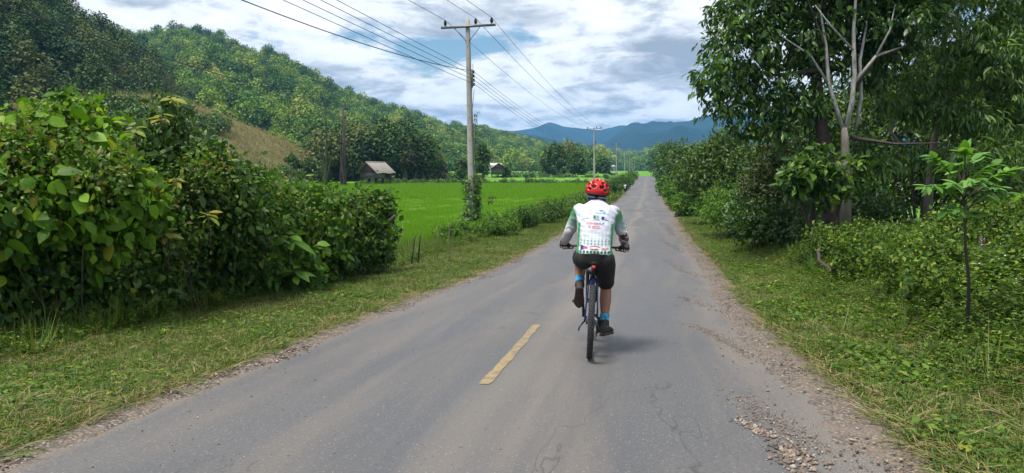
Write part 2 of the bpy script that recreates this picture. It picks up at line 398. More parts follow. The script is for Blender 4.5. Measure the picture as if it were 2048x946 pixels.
def simple_tree(name, label, px, Y, h, w, mat, bark, cat='tree', group=None, n=420, leaf=(.3, .5), trunk_frac=.3, g=None, lean=0.0, lumps_n=9, base_py=None, X=None, tall=1.0):
    """free-standing tree of height h and crown width w whose foot is at photo column px, distance Y"""
    g = g or rng; x = (px - CXP) / F * Y / CP if X is None else X; b = np.array([x, Y, gz(x, Y)])
    top = b + np.array([lean * h, 0, h * .8]); tp = [b, b + (top - b) * .4 + g.normal(size=3) * .03 * h, top]
    lumps = []; ch = h * (1 - trunk_frac)
    for i in range(lumps_n):
        zf = (i + .5) / lumps_n; r = w * (.20 + .13 * math.sin(zf * math.pi)) * (.8 + .4 * g.random()); a = i * 2.4 + g.random()
        off = w * .32 * math.sin(min(1, zf * 1.25 + .12) * math.pi) ** .7
        c = b + np.array([math.cos(a) * off + lean * h * zf, math.sin(a) * off, h * trunk_frac + ch * zf * .9 + .02 * h]); lumps.append((c, (r, r, r * .8 * tall)))
    limbs = [([tp[1], (tp[1] + np.array(l[0])) / 2 + g.normal(size=3) * .05 * h, np.array(l[0])], [h * .014, h * .009, h * .004]) for l in lumps[::2]]
    return tree(name, label, cat, b, (tp, [h * .03, h * .022, h * .006]), limbs, lumps, mat, bark, n=n, per=7, leaf=leaf, aspect=.6, twig=.12 * w, group=group)
def scatter(name, pts, protos, scale, label=None, cat=None, rot=None, tilt=0.0, idx=None, g=rng):
    """one object of kind stuff: prototypes set out on points"""
    n = len(pts); me = mesh_from(name, pts, [])
    r = np.zeros((n, 3), np.float32); r[:, 2] = g.random(n) * 6.2832 if rot is None else rot
    if tilt: r[:, :2] = g.normal(size=(n, 2)) * tilt
    a = me.attributes.new('rot', 'FLOAT_VECTOR', 'POINT'); a.data.foreach_set('vector', r.ravel())
    a = me.attributes.new('scl', 'FLOAT', 'POINT'); a.data.foreach_set('value', np.broadcast_to(scale, (n,)).astype(np.float32))
    a = me.attributes.new('idx', 'INT', 'POINT'); a.data.foreach_set('value', (g.integers(0, len(protos), n) if idx is None else idx).astype(np.int32))
    col = bpy.data.collections.new(name + '_kinds')
    for i, m in enumerate(protos): col.objects.link(bpy.data.objects.new('%s_kind_%02d' % (name, i), m))
    ng = bpy.data.node_groups.new(name, 'GeometryNodeTree')
    ng.interface.new_socket('Geometry', in_out='INPUT', socket_type='NodeSocketGeometry'); ng.interface.new_socket('Geometry', in_out='OUTPUT', socket_type='NodeSocketGeometry')
    N = ng.nodes.new; L = ng.links.new; gi = N('NodeGroupInput'); go = N('NodeGroupOutput'); ip = N('GeometryNodeInstanceOnPoints'); ci = N('GeometryNodeCollectionInfo')
    ci.inputs['Collection'].default_value = col; ci.inputs['Separate Children'].default_value = True; ci.inputs['Reset Children'].default_value = True
    def na(nm, t):
        q = N('GeometryNodeInputNamedAttribute'); q.data_type = t; q.inputs['Name'].default_value = nm
        return [s for s in q.outputs if s.enabled and s.name == 'Attribute'][0]
    L(gi.outputs[0], ip.inputs['Points']); L(ci.outputs[0], ip.inputs['Instance']); ip.inputs['Pick Instance'].default_value = True
    L(na('idx', 'INT'), ip.inputs['Instance Index']); L(na('rot', 'FLOAT_VECTOR'), ip.inputs['Rotation']); L(na('scl', 'FLOAT'), ip.inputs['Scale']); L(ip.outputs[0], go.inputs[0])
    o = put(name, me, label=label, cat=cat, kind='stuff'); md = o.modifiers.new('scatter', 'NODES'); md.node_group = ng
    return o

# ================================================================== the setting
from mathutils import noise as mn
def fbm(p, s, o=5): return mn.fractal(Vector((p[0] * s, p[1] * s, p[2] * s if len(p) > 2 else 0.0)), 1.0, 2.0, o)

def ground_mat():
    m, nt, p, _ = new_mat('earth_and_grass'); v = obj_coord(nt)
    n1 = noise_node(nt, v, 0.9, 8, 0.65); n2 = noise_node(nt, v, 9.0, 8, 0.7); n3 = noise_node(nt, v, 0.05, 5, 0.6)
    soil = ramp_node(nt, n2, [(0.3, (0.045, 0.032, 0.018)), (0.7, (0.13, 0.095, 0.055))])
    grass = ramp_node(nt, n2, [(0.25, (0.022, 0.045, 0.008)), (0.75, (0.075, 0.125, 0.022))])
    c = mix_node(nt, ramp_node(nt, n1, [(0.40, (0, 0, 0)), (0.56, (1, 1, 1))]), soil, grass)
    far = ramp_node(nt, n3, [(0.3, (0.035, 0.075, 0.012)), (0.55, (0.06, 0.14, 0.015)), (0.75, (0.09, 0.12, 0.035))])
    sp = nt.nodes.new('ShaderNodeSeparateXYZ'); nt.links.new(v, sp.inputs[0])
    f = math_node(nt, 'MULTIPLY', math_node(nt, 'SUBTRACT', sp.outputs['Y'], 60.0), 1 / 60.0, True)
    nt.links.new(mix_node(nt, f, c, far), p.inputs['Base Color']); p.inputs['Roughness'].default_value = 0.95; p.inputs['Specular IOR Level'].default_value = 0.2
    bump_node(nt, p, n2, 0.7, 0.05); return m
def build_ground():
    Y = np.concatenate([np.arange(-60, 0, 4.0), np.arange(0, 40, 0.4), np.arange(40, 120, 2.0), np.arange(120, 320, 8.0), np.geomspace(330, 3850, 24)])
    d = np.concatenate([-np.geomspace(2600, 14, 24), np.arange(-13, -2.6, 0.4), np.linspace(-2.5, 2.5, 9), np.arange(2.7, 13, 0.4), np.geomspace(14, 2600, 24)])
    YY, DD = np.meshgrid(Y, d, indexing='ij'); XX = road_x(YY) + DD; Z = ground(XX, YY)
    onroad = np.abs(DD) < road_w(YY) / 2 - .22; Z = np.where(onroad, Z - 0.08, Z - 0.012)
    n, k = YY.shape; i, j = np.meshgrid(np.arange(n - 1), np.arange(k - 1), indexing='ij')
    Q = np.stack([i * k + j, i * k + j + 1, (i + 1) * k + j + 1, (i + 1) * k + j], -1).reshape(-1, 4)
    put('ground', mesh_from('ground', np.stack([XX, YY, Z], -1).reshape(-1, 3), Q, [ground_mat()], smooth=True), kind='structure')
build_ground()

def road_mat():
    m, nt, p, _ = new_mat('worn_asphalt')
    uv = nt.nodes.new('ShaderNodeUVMap'); uv.uv_map = 'UVMap'; v = uv.outputs[0]
    sp = nt.nodes.new('ShaderNodeSeparateXYZ'); nt.links.new(v, sp.inputs[0])
    def mp(sc):
        q = nt.nodes.new('ShaderNodeMapping'); q.inputs['Scale'].default_value = sc; nt.links.new(v, q.inputs['Vector']); return q.outputs[0]
    long_ = noise_node(nt, mp((1.3, 0.10, 1)), 1.0, 6, 0.6, 0.3)          # streaks worn along the road
    patch = noise_node(nt, mp((0.5, 0.22, 1)), 1.0, 6, 0.6, 0.4)
    fine = noise_node(nt, v, 38.0, 6, 0.7); grit = noise_node(nt, v, 110.0, 3, 0.6)
    base = ramp_node(nt, math_node(nt, 'ADD', math_node(nt, 'MULTIPLY', fine, .5), math_node(nt, 'MULTIPLY', grit, .5)), [(0.30, (0.042, 0.042, 0.045)), (0.70, (0.148, 0.146, 0.147))])
    base = mix_node(nt, ramp_node(nt, patch, [(0.42, (0, 0, 0)), (0.70, (.6, .6, .6))]), base, (0.066, 0.068, 0.076))
    dust = mix_node(nt, grit, (0.12, 0.102, 0.085), (0.20, 0.172, 0.145))
    base = mix_node(nt, ramp_node(nt, long_, [(0.47, (0, 0, 0)), (0.66, (.62, .62, .62))]), base, dust)
    # dusty crown just right of the centre line
    cr = math_node(nt, 'ABSOLUTE', math_node(nt, 'SUBTRACT', sp.outputs['X'], math_node(nt, 'ADD', 0.10, math_node(nt, 'MULTIPLY', math_node(nt, 'SUBTRACT', long_, .5), 0.9))))
    base = mix_node(nt, math_node(nt, 'MULTIPLY', ramp_node(nt, cr, [(0.03, (1, 1, 1)), (0.30, (0, 0, 0))]), 0.5), base, (0.18, 0.155, 0.128))
    # loose broken edge on the right, thin on the left
    e1 = math_node(nt, 'ADD', sp.outputs['X'], math_node(nt, 'MULTIPLY', math_node(nt, 'SUBTRACT', noise_node(nt, mp((.8, .55, 1)), 1.0, 6, .6), 0.5), 1.5))
    loose = ramp_node(nt, grit, [(0.3, (0.07, 0.062, 0.055)), (0.5, (0.15, 0.13, 0.11)), (0.72, (0.30, 0.26, 0.22))])
    base = mix_node(nt, ramp_node(nt, math_node(nt, 'MULTIPLY', e1, .1, True), [(0.185, (0, 0, 0)), (0.225, (.75, .75, .75))]), base, loose)
    e2 = math_node(nt, 'ADD', math_node(nt, 'MULTIPLY', sp.outputs['X'], -1.0), math_node(nt, 'MULTIPLY', math_node(nt, 'SUBTRACT', fine, 0.5), 0.5))
    base = mix_node(nt, ramp_node(nt, math_node(nt, 'MULTIPLY', e2, .1, True), [(0.222, (0, 0, 0)), (0.248, (.9, .9, .9))]), base, (0.20, 0.155, 0.115))
    # pale aggregate chips
    vo = nt.nodes.new('ShaderNodeTexVoronoi'); vo.inputs['Scale'].default_value = 48.0; nt.links.new(v, vo.inputs['Vector'])
    sc = nt.nodes.new('ShaderNodeSeparateColor'); nt.links.new(vo.outputs['Color'], sc.inputs[0])
    chip = math_node(nt, 'MULTIPLY', ramp_node(nt, vo.outputs['Distance'], [(0.20, (1, 1, 1)), (0.30, (0, 0, 0))]), ramp_node(nt, sc.outputs[0], [(0.74, (0, 0, 0)), (0.78, (1, 1, 1))]))
    base = mix_node(nt, math_node(nt, 'MULTIPLY', chip, 0.5), base, (0.32, 0.31, 0.30))
    pit = math_node(nt, 'MULTIPLY', ramp_node(nt, vo.outputs['Distance'], [(0.22, (1, 1, 1)), (0.36, (0, 0, 0))]), ramp_node(nt, sc.outputs[1], [(0.90, (0, 0, 0)), (0.93, (1, 1, 1))]))
    base = mix_node(nt, math_node(nt, 'MULTIPLY', pit, 0.6), base, (0.03, 0.03, 0.03))
    # a few long tar seams
    wv = noise_node(nt, mp((0.55, 0.16, 1)), 1.0, 5, .6, .8)
    seam = ramp_node(nt, math_node(nt, 'ABSOLUTE', math_node(nt, 'SUBTRACT', wv, 0.43)), [(0.0, (1, 1, 1)), (0.0035, (0, 0, 0))])
    base = mix_node(nt, math_node(nt, 'MULTIPLY', seam, 0.55), base, (0.03, 0.03, 0.032))
    # alligator cracking towards the right edge
    vc = nt.nodes.new('ShaderNodeTexVoronoi'); vc.feature = 'DISTANCE_TO_EDGE'; vc.inputs['Scale'].default_value = 2.6; q = nt.nodes.new('ShaderNodeMapping'); q.inputs['Scale'].default_value = (1.6, .8, 1); nt.links.new(v, q.inputs['Vector'])
    ds = nt.nodes.new('ShaderNodeVectorMath'); ds.operation = 'ADD'; nz = nt.nodes.new('ShaderNodeTexNoise'); nz.inputs['Scale'].default_value = 3.0; nz.inputs['Detail'].default_value = 5; nt.links.new(v, nz.inputs['Vector']); vs_ = nt.nodes.new('ShaderNodeVectorMath'); vs_.operation = 'SCALE'; vs_.inputs['Scale'].default_value = .5; nt.links.new(nz.outputs['Color'], vs_.inputs[0]); nt.links.new(q.outputs[0], ds.inputs[0]); nt.links.new(vs_.outputs[0], ds.inputs[1]); nt.links.new(ds.outputs[0], vc.inputs['Vector'])
    cm = math_node(nt, 'MULTIPLY', ramp_node(nt, vc.outputs['Distance'], [(0.0, (1, 1, 1)), (0.022, (0, 0, 0))]), ramp_node(nt, math_node(nt, 'MULTIPLY', e1, .1, True), [(0.10, (0, 0, 0)), (0.17, (1, 1, 1))]))
    cm = math_node(nt, 'MULTIPLY', cm, ramp_node(nt, long_, [(0.44, (0, 0, 0)), (0.56, (1, 1, 1))]))
    base = mix_node(nt, math_node(nt, 'MULTIPLY', cm, .40), base, (.032, .030, .028))
    nt.links.new(base, p.inputs['Base Color'])
    nt.links.new(ramp_node(nt, patch, [(0.40, (.78, .78, .78)), (0.66, (.50, .50, .50))]), p.inputs['Roughness']); p.inputs['Specular IOR Level'].default_value = 0.5
    bump_node(nt, p, math_node(nt, 'ADD', grit, math_node(nt, 'MULTIPLY', fine, 1.2)), 0.55, 0.006); return m
def build_road():
    Y = np.concatenate([np.arange(-50, 3, 1.0), np.arange(3, 30, 0.15), np.arange(30, 90, .6), np.arange(90, 300, 2.0)])
    t = np.linspace(-1, 1, 25); YY, TT = np.meshgrid(Y, t, indexing='ij'); w = road_w(YY) / 2
    jl = 0.07 * np.sin(Y * 2.3) + .05 * np.sin(Y * 5.9 + 1) + .03 * np.sin(Y * 11.3); jr = 0.10 * np.sin(Y * 1.9 + 2) + .06 * np.sin(Y * 6.7) + .04 * np.sin(Y * 12.1 + 1)
    d = TT * w; d[:, 0] += jl; d[:, -1] += jr; XX = road_x(YY) + d; Z = road_z(YY) + 0.012 - 0.02 * TT ** 4
    s = np.concatenate([[0], np.cumsum(np.hypot(np.diff(Y), np.diff(road_x(Y))))]); S = np.repeat(s[:, None], len(t), 1)
    n, k = YY.shape; i, j = np.meshgrid(np.arange(n - 1), np.arange(k - 1), indexing='ij')
    Q = np.stack([i * k + j, i * k + j + 1, (i + 1) * k + j + 1, (i + 1) * k + j], -1).reshape(-1, 4)
    me = mesh_from('road', np.stack([XX, YY, Z], -1).reshape(-1, 3), Q, [road_mat()], smooth=True)
    uvl = me.uv_layers.new(name='UVMap'); uv = np.stack([d, S], -1).reshape(-1, 2)[Q.ravel()]; uvl.data.foreach_set('uv', uv.astype(np.float32).ravel())
    return put('road', me, kind='structure')
road = build_road()
def build_dash():
    a = hit(968, 772); b = hit(1074, 651); m, nt, p, _ = new_mat('worn_yellow_paint'); v = obj_coord(nt)
    n = noise_node(nt, v, 14, 8, .75); n2 = noise_node(nt, v, 70, 4, .7)
    c = mix_node(nt, ramp_node(nt, n, [(0.40, (0, 0, 0)), (0.58, (1, 1, 1))]), (0.34, 0.24, 0.095), (0.17, 0.14, 0.095))
    c = mix_node(nt, ramp_node(nt, n2, [(0.54, (0, 0, 0)), (0.62, (1, 1, 1))]), c, (0.11, 0.10, 0.085))
    nt.links.new(c, p.inputs['Base Color']); p.inputs['Roughness'].default_value = .7
    N = 40; t = np.linspace(0, 1, N); d = (b - a)[:2]; d /= np.linalg.norm(d); s = np.array([d[1], -d[0]])
    V = []
    for q in t:
        c0 = a[:2] + (b - a)[:2] * q; w = .045 + .005 * math.sin(q * 23) + .004 * math.sin(q * 61)
        if q in (0, 1): w *= .8
        for k in (-1, 1):
            P = c0 + s * k * (w + .005 * rng.random()); V.append((P[0], P[1], float(road_z(P[1])) + 0.0165))
    Q = [(2 * i, 2 * i + 1, 2 * i + 3, 2 * i + 2) for i in range(N - 1)]
    put('lane_marking', mesh_from('lane_marking', V, np.array(Q), [m]), road)
build_dash()
def build_shoulder(name, side, inner, outer, label_):
    m, nt, p, _ = new_mat(name + '_gravel'); v = obj_coord(nt); vo = nt.nodes.new('ShaderNodeTexVoronoi'); vo.inputs['Scale'].default_value = 42; nt.links.new(v, vo.inputs['Vector']); sc = nt.nodes.new('ShaderNodeSeparateColor'); nt.links.new(vo.outputs['Color'], sc.inputs[0])
    c = ramp_node(nt, sc.outputs[0], [(0, (.085, .073, .060)), (.4, (.165, .137, .112)), (.7, (.235, .168, .125)), (1, (.33, .295, .255))]); c = mix_node(nt, ramp_node(nt, vo.outputs['Distance'], [(.35, (0, 0, 0)), (.6, (.8, .8, .8))]), c, (.06, .05, .042))
    c = mix_node(nt, ramp_node(nt, noise_node(nt, v, 3.0, 6, .65), [(.45, (0, 0, 0)), (.62, (.8, .8, .8))]), c, (.17, .135, .105)); nt.links.new(c, p.inputs['Base Color']); p.inputs['Roughness'].default_value = .95
    bump_node(nt, p, math_node(nt, 'MULTIPLY', vo.outputs['Distance'], -1.0), .8, .02)
    Y = np.concatenate([np.arange(1.5, 30, .12), np.arange(30, 90, .5)]); V = []; n = 15
    for y in Y:
        o_ = outer + .5 * outer * (mn.noise(Vector((y * .9, side * 5.0, 0))) + .6 * mn.noise(Vector((y * 3.1, side * 9.0, 2))))
        for k in range(n):
            d = -inner + (inner + o_) * k / (n - 1); x = float(road_x(y)) + side * (float(road_w(y)) / 2 + d); z = float(road_z(y)) + (.005 if side > 0 else .009) - .02 * sstep(-.02, .22, d) if d < .25 else gz(x, y) + .006; z -= .03 * (1 - sstep(-inner, -inner * .35, d)); z += .006 * mn.noise(Vector((x * 9, y * 9, 0))) + (.016 * mn.noise(Vector((x * 2.2, y * 2.2, 4))) + .010 * mn.noise(Vector((x * 6, y * 6, 7))) if d < .1 else 0)
            V.append((x, y, z if k < n - 1 else gz(x, y) - .02))
    r = len(Y); i, j = np.meshgrid(np.arange(r - 1), np.arange(n - 1), indexing='ij'); Q = np.stack([i * n + j, i * n + j + 1, (i + 1) * n + j + 1, (i + 1) * n + j], -1).reshape(-1, 4)
    put(name, mesh_from(name, V, Q, [m], smooth=True), kind='structure')
from mathutils import noise as mn
build_shoulder('road_shoulder_right', 1, .55, .22, ''); build_shoulder('road_shoulder_left', -1, .34, .16, '')

# ------------------------------------------------------------------ rice fields
def rice_mat(name, lo, hi):
    m, nt, p, _ = new_mat(name); v = obj_coord(nt)
    def mp(sc):
        q = nt.nodes.new('ShaderNodeMapping'); q.inputs['Scale'].default_value = sc; nt.links.new(v, q.inputs['Vector']); return q.outputs[0]
    n1 = noise_node(nt, mp((.05, .35, 1)), 1.0, 7, .62); n2 = noise_node(nt, mp((2.2, .8, 1)), 3.0, 6, .7)
    c = mix_node(nt, ramp_node(nt, n1, [(.34, (0, 0, 0)), (.62, (1, 1, 1))]), lo, hi)
    c = mix_node(nt, math_node(nt, 'MULTIPLY', ramp_node(nt, n2, [(.35, (1, 1, 1)), (.6, (0, 0, 0))]), .45), c, tuple(q * .45 for q in lo))
    nt.links.new(c, p.inputs['Base Color']); p.inputs['Roughness'].default_value = .75; p.inputs['Specular IOR Level'].default_value = .2
    bump_node(nt, p, n2, .8, .15); return m
M_rice = rice_mat('young_rice', (0.055, 0.140, 0.005), (0.125, 0.235, 0.008)); M_rice2 = rice_mat('ripening_rice', (0.085, 0.24, 0.012), (0.15, 0.32, 0.02))
def field(name, y0, y1, xl, xr, mat, lift, ny=60, nx=50):
    Y = np.linspace(y0, y1, ny); V = []
    for i, y in enumerate(Y):
        a, b = xl(y), xr(y); 
        for j in range(nx):
            x = a + (b - a) * j / (nx - 1); edge = i in (0, ny - 1) or j in (0, nx - 1)
            z = gz(x, y) - .3 if edge else gz(x, y) + lift + .05 * math.sin(x * .9 + y * .37) * math.sin(y * .8) + .03 * math.sin(x * 2.7 - y)
            V.append((x, y, z))
    i, j = np.meshgrid(np.arange(ny - 1), np.arange(nx - 1), indexing='ij'); Q = np.stack([i * nx + j, i * nx + j + 1, (i + 1) * nx + j + 1, (i + 1) * nx + j], -1).reshape(-1, 4)
    put(name, mesh_from(name, V, Q, [mat], smooth=True), kind='structure')
rl = lambda k: (lambda y: float(road_x(y) - road_w(y) / 2 - k))
field('rice_field_near', 15.5, 66, lambda y: -.30 * y - 1, rl(4.3), M_rice, .22, 80, 70)
field('rice_field_hut', 67.2, 104, lambda y: -.30 * y - 1, rl(4.8), M_rice, .22)
field('rice_field_terrace', 105.5, 150, lambda y: -.26 * y, rl(5.5), M_rice2, .30)
field('rice_field_valley', 158, 215, lambda y: -.22 * y, rl(7), M_rice2, .40)
field('rice_field_far', 226, 300, lambda y: -.2 * y, lambda y: .235 * y, M_rice2, .6)
field('rice_field_right', 24, 100, lambda y: float(road_x(y) + 11), lambda y: float(road_x(y) + 55), M_rice2, .25)
def blades(n, rad, h, w, lean, mat, name, tpl=BLADE, lie=False, g=rng):
    a = g.random(n) * 6.2832; r = rad * np.sqrt(g.random(n)); pos = np.stack([r * np.cos(a), r * np.sin(a), np.zeros(n)], 1)
    d = norm(np.stack([np.cos(a + g.normal(size=n) * .8), np.sin(a + g.normal(size=n) * .8), np.zeros(n)], 1))
    le = lean * (0.3 + g.random(n)); ax = norm(d * le[:, None] + np.array([0, 0, 1.0])) if not lie else norm(d + np.array([0, 0, 1.0]) * (g.random(n)[:, None] * .25 - .02))
    if lie: pos[:, 2] = .01 + .03 * g.random(n)
    L = h[0] + (h[1] - h[0]) * g.random(n); nr = np.cross(ax, norm(np.cross(ax, d + g.normal(size=(n, 3)) * .2)))
    V, Fc = place(tpl, pos, ax, -nr if not lie else np.tile([0, 0, 1.0], (n, 1)) + g.normal(size=(n, 3)) * .4, L, w * (.7 + .6 * g.random(n)))
    return mesh_from(name, V, Fc, [mat])
M_riceleaf = leaf_mat('rice_blade', [(0, (.080, .21, .007)), (.5, (.15, .33, .011)), (1, (.24, .40, .025))], .35, .5, .25)
rice_t = [blades(60, .32, (.22, .42), .022, .5, M_riceleaf, 'rice_tuft') for _ in range(4)]
def field_points(n, y0, y1, xl, xr, power=1.6):
    y = y0 + (y1 - y0) * rng.random(n) ** power; a = np.array([xl(q) for q in y]); b = np.array([xr(q) for q in y]); x = a + (b - a) * rng.random(n)
    return np.stack([x, y, ground(x, y)], 1)
P = field_points(11000, 16, 64, lambda y: -.26 * y, rl(4.2)); scatter('rice_plants', P, rice_t, .75 + .45 * rng.random(len(P)), 'bright green young rice standing in the near paddy', 'rice')

P = field_points(6000, 60, 103, lambda y: -.26 * y, rl(4.8), 1.0); scatter('rice_plants_hut_field', P, rice_t, .9 + .6 * rng.random(len(P)), 'bright green rice in the paddy in front of the tin roofed hut', 'rice')
# ------------------------------------------------------------------ hills and mountains
def hill_mat(name, lo, hi, sc=.05):
    m, nt, p, _ = new_mat(name); v = obj_coord(nt); n1 = noise_node(nt, v, sc, 8, .65); n2 = noise_node(nt, v, sc * 9, 6, .7)
    c = mix_node(nt, ramp_node(nt, n1, [(.35, (0, 0, 0)), (.65, (1, 1, 1))]), lo, hi); c = mix_node(nt, math_node(nt, 'MULTIPLY', n2, .6), c, tuple(q * .4 for q in lo))
    nt.links.new(c, p.inputs['Base Color']); p.inputs['Roughness'].default_value = .95; p.inputs['Specular IOR Level'].default_value = .1
    bump_node(nt, p, n2, .9, .12 / sc); return m
class Hill:
    """ridge and foot as rows (photo x, photo y or None for the ground, distance)"""
    def __init__(s, name, ridge, foot, mat, nu=90, nv=26, back=120.0, rough=.06, gully=.05, shape=1.0, seed=0, fsc=.012):
        R = np.array([at(*r) for r in ridge]); t = np.linspace(0, 1, len(R)); u = np.linspace(0, 1, nu)
        Rr = np.stack([np.interp(u, t, R[:, k]) for k in range(3)], 1)
        Ft = []
        for (px, Yf) in foot:
            x = (px - CXP) / F * Yf; Ft.append((x, Yf, gz(x, Yf) - .6))
        Ft = np.array(Ft); tf = np.linspace(0, 1, len(Ft)); Fr = np.stack([np.interp(u, tf, Ft[:, k]) for k in range(3)], 1)
        for A in (Rr, Fr):
            for _ in range(3): A[1:-1] = .25 * A[:-2] + .5 * A[1:-1] + .25 * A[2:]
        vs = np.linspace(0, 1, nv); G = np.zeros((nu, nv + 8, 3))
        for i in range(nu):
            H = Rr[i, 2] - Fr[i, 2]
            for j, q in enumerate(vs):
                P = Fr[i] + (Rr[i] - Fr[i]) * q; sh = q ** shape; z = Fr[i, 2] + H * sh
                amp = H * math.sin(min(1, q * 1.08) * math.pi) ** .8 if q < .93 else H * .2
                z += amp * (rough * fbm((P[0] + seed * 91, P[1], 0), fsc) * 1.6 + gully * math.sin(u[i] * 34 + 3 * fbm((P[0], P[1], seed), fsc * .5)))
                if q > .9: z += H * rough * .35 * fbm((P[0] + 7, P[1], seed), fsc * 3)
                G[i, j] = (P[0], P[1], z)
            dr = Rr[i, :2] - Fr[i, :2]; dr /= np.linalg.norm(dr) + 1e-6
            for j in range(8):
                q = (j + 1) / 8; G[i, nv + j] = (Rr[i, 0] + dr[0] * back * q, Rr[i, 1] + dr[1] * back * q, G[i, nv - 1, 2] - (H + 2) * q ** 1.3 * .98)
        s.G = G; nvv = nv + 8; a, b = np.meshgrid(np.arange(nu - 1), np.arange(nvv - 1), indexing='ij')
        Q = np.stack([a * nvv + b, (a + 1) * nvv + b, (a + 1) * nvv + b + 1, a * nvv + b + 1], -1).reshape(-1, 4); s.nv = nv; s.nu = nu
        s.o = put(name, mesh_from(name, G.reshape(-1, 3), Q, [mat], smooth=True), kind='structure')
    def points(s, n, u0=0, u1=1, v0=0, v1=1.04, g=rng):
        u = (u0 + (u1 - u0) * g.random(n)) * (s.nu - 1); v = (v0 + (v1 - v0) * g.random(n)) * (s.nv - 1)
        i = np.minimum(u.astype(int), s.nu - 2); j = np.minimum(v.astype(int), s.nv + 6); fu = (u - i)[:, None]; fv = (v - j)[:, None]; G = s.G
        return (G[i, j] * (1 - fu) + G[i + 1, j] * fu) * (1 - fv) + (G[i, j + 1] * (1 - fu) + G[i + 1, j + 1] * fu) * fv
    def spaced(s, n, area_w=True, **k):
        """points spread by true surface area"""
        P = s.points(n * 4, **k); return P
M_hill = hill_mat('forest_floor', (.012, .028, .006), (.03, .055, .012)); M_mtn = hill_mat('mountain_forest', (.008, .024, .010), (.022, .05, .016), .006)
M_mtn2 = hill_mat('foothill_fields', (.02, .05, .012), (.07, .105, .03), .012)
mid = Hill('hill_middle', [(120, 130, 380), (250, 100, 420), (355, 78, 450), (440, 100, 450), (560, 128, 430), (640, 185, 440), (750, 228, 480), (830, 250, 540), (900, 268, 600), (1000, 278, 680), (1100, 302, 780), (1200, 338, 900)],
           [(150, 150), (300, 160), (420, 170), (520, 180), (600, 190), (680, 200), (780, 230), (880, 280), (960, 330), (1040, 380), (1110, 470), (1190, 620)], M_hill, 110, 34, 220, .10, .035, 1.0, 1, .012)
left = Hill('hill_left', [(-700, -420, 95), (-350, -260, 120), (-100, -60, 150), (60, 20, 165), (150, 62, 175), (230, 115, 185), (300, 160, 195), (360, 225, 210), (400, 275, 225)],
            [(-700, 42), (-350, 52), (-100, 66), (40, 78), (130, 88), (200, 98), (270, 112), (320, 128), (380, 150)], M_hill, 70, 26, 120, .10, .04, .95, 2, .02)
M_spur = hill_mat('dry_maize_soil', (.15, .13, .06), (.27, .24, .11), .3)
spur = Hill('maize_slope', [(60, 205, 80), (160, 195, 86), (250, 188, 92), (330, 192, 98), (420, 220, 104), (500, 252, 110), (575, 284, 116), (640, 322, 122), (690, 352, 126)],
            [(0, 44), (120, 50), (220, 54), (310, 60), (390, 66), (470, 74), (540, 84), (610, 98), (670, 118)], M_spur, 70, 20, 40, .05, .015, 1.0, 3, .03)
right = Hill('hill_right', [(1900, 200, 150), (1960, 130, 160), (2040, 70, 170), (2150, 30, 170), (2400, -60, 160), (2800, -100, 150)], [(1880, 100), (1950, 95), (2050, 90), (2200, 85), (2500, 80), (2900, 75)], M_hill, 40, 20, 100, .08, .03, 1.0, 4, .02)
Hill('mountain_near', [(560, 330, 1700), (760, 300, 1750), (900, 262, 1800), (960, 255, 1850), (1020, 262, 1900), (1090, 276, 1950), (1150, 292, 2000), (1210, 312, 2050), (1290, 335, 2100)],
     [(500, 1300), (700, 1300), (850, 1350), (950, 1350), (1030, 1400), (1100, 1450), (1170, 1550), (1240, 1700), (1300, 1900)], M_mtn, 100, 30, 700, .16, .05, 1.0, 5, .0035)
Hill('mountain_far', [(700, 300, 3150), (860, 275, 3150), (980, 262, 3200), (1040, 258, 3200), (1072, 250, 3200), (1096, 243, 3200), (1122, 251, 3200), (1160, 257, 3200), (1200, 262, 3200), (1240, 249, 3150), (1300, 262, 3150), (1500, 255, 3150), (1800, 270, 3150)],
     [(700, 2650), (900, 2650), (1100, 2650), (1300, 2650), (1800, 2650)], M_mtn, 120, 26, 450, .12, .05, 1.0, 6, .002)
Hill('mountain_right', [(1120, 345, 2300), (1180, 305, 2350), (1215, 276, 2400), (1262, 246, 2450), (1300, 243, 2450), (1335, 246, 2450), (1352, 240, 2400), (1400, 236, 2400), (1440, 230, 2400), (1520, 226, 2350), (1650, 205, 2300), (1850, 170, 2200), (2100, 190, 2100), (2500, 230, 2000)],
     [(1140, 1750), (1190, 1650), (1240, 1550), (1290, 1500), (1340, 1500), (1390, 1500), (1440, 1500), (1520, 1450), (1700, 1400), (1900, 1300), (2200, 1200), (2500, 1200)], M_mtn, 150, 34, 800, .17, .05, 1.05, 7, .004)
foot = Hill('foothills', [(1060, 338, 1000), (1110, 312, 1050), (1150, 300, 1080), (1180, 303, 1100), (1230, 318, 1120), (1280, 312, 1150), (1330, 306, 1180), (1400, 300, 1180), (1480, 296, 1180), (1700, 290, 1150)],
     [(1050, 800), (1100, 760), (1150, 740), (1200, 730), (1250, 730), (1300, 720), (1350, 720), (1420, 720), (1500, 700), (1700, 700)], M_mtn2, 70, 20, 250, .14, .05, 1.0, 8, .01)

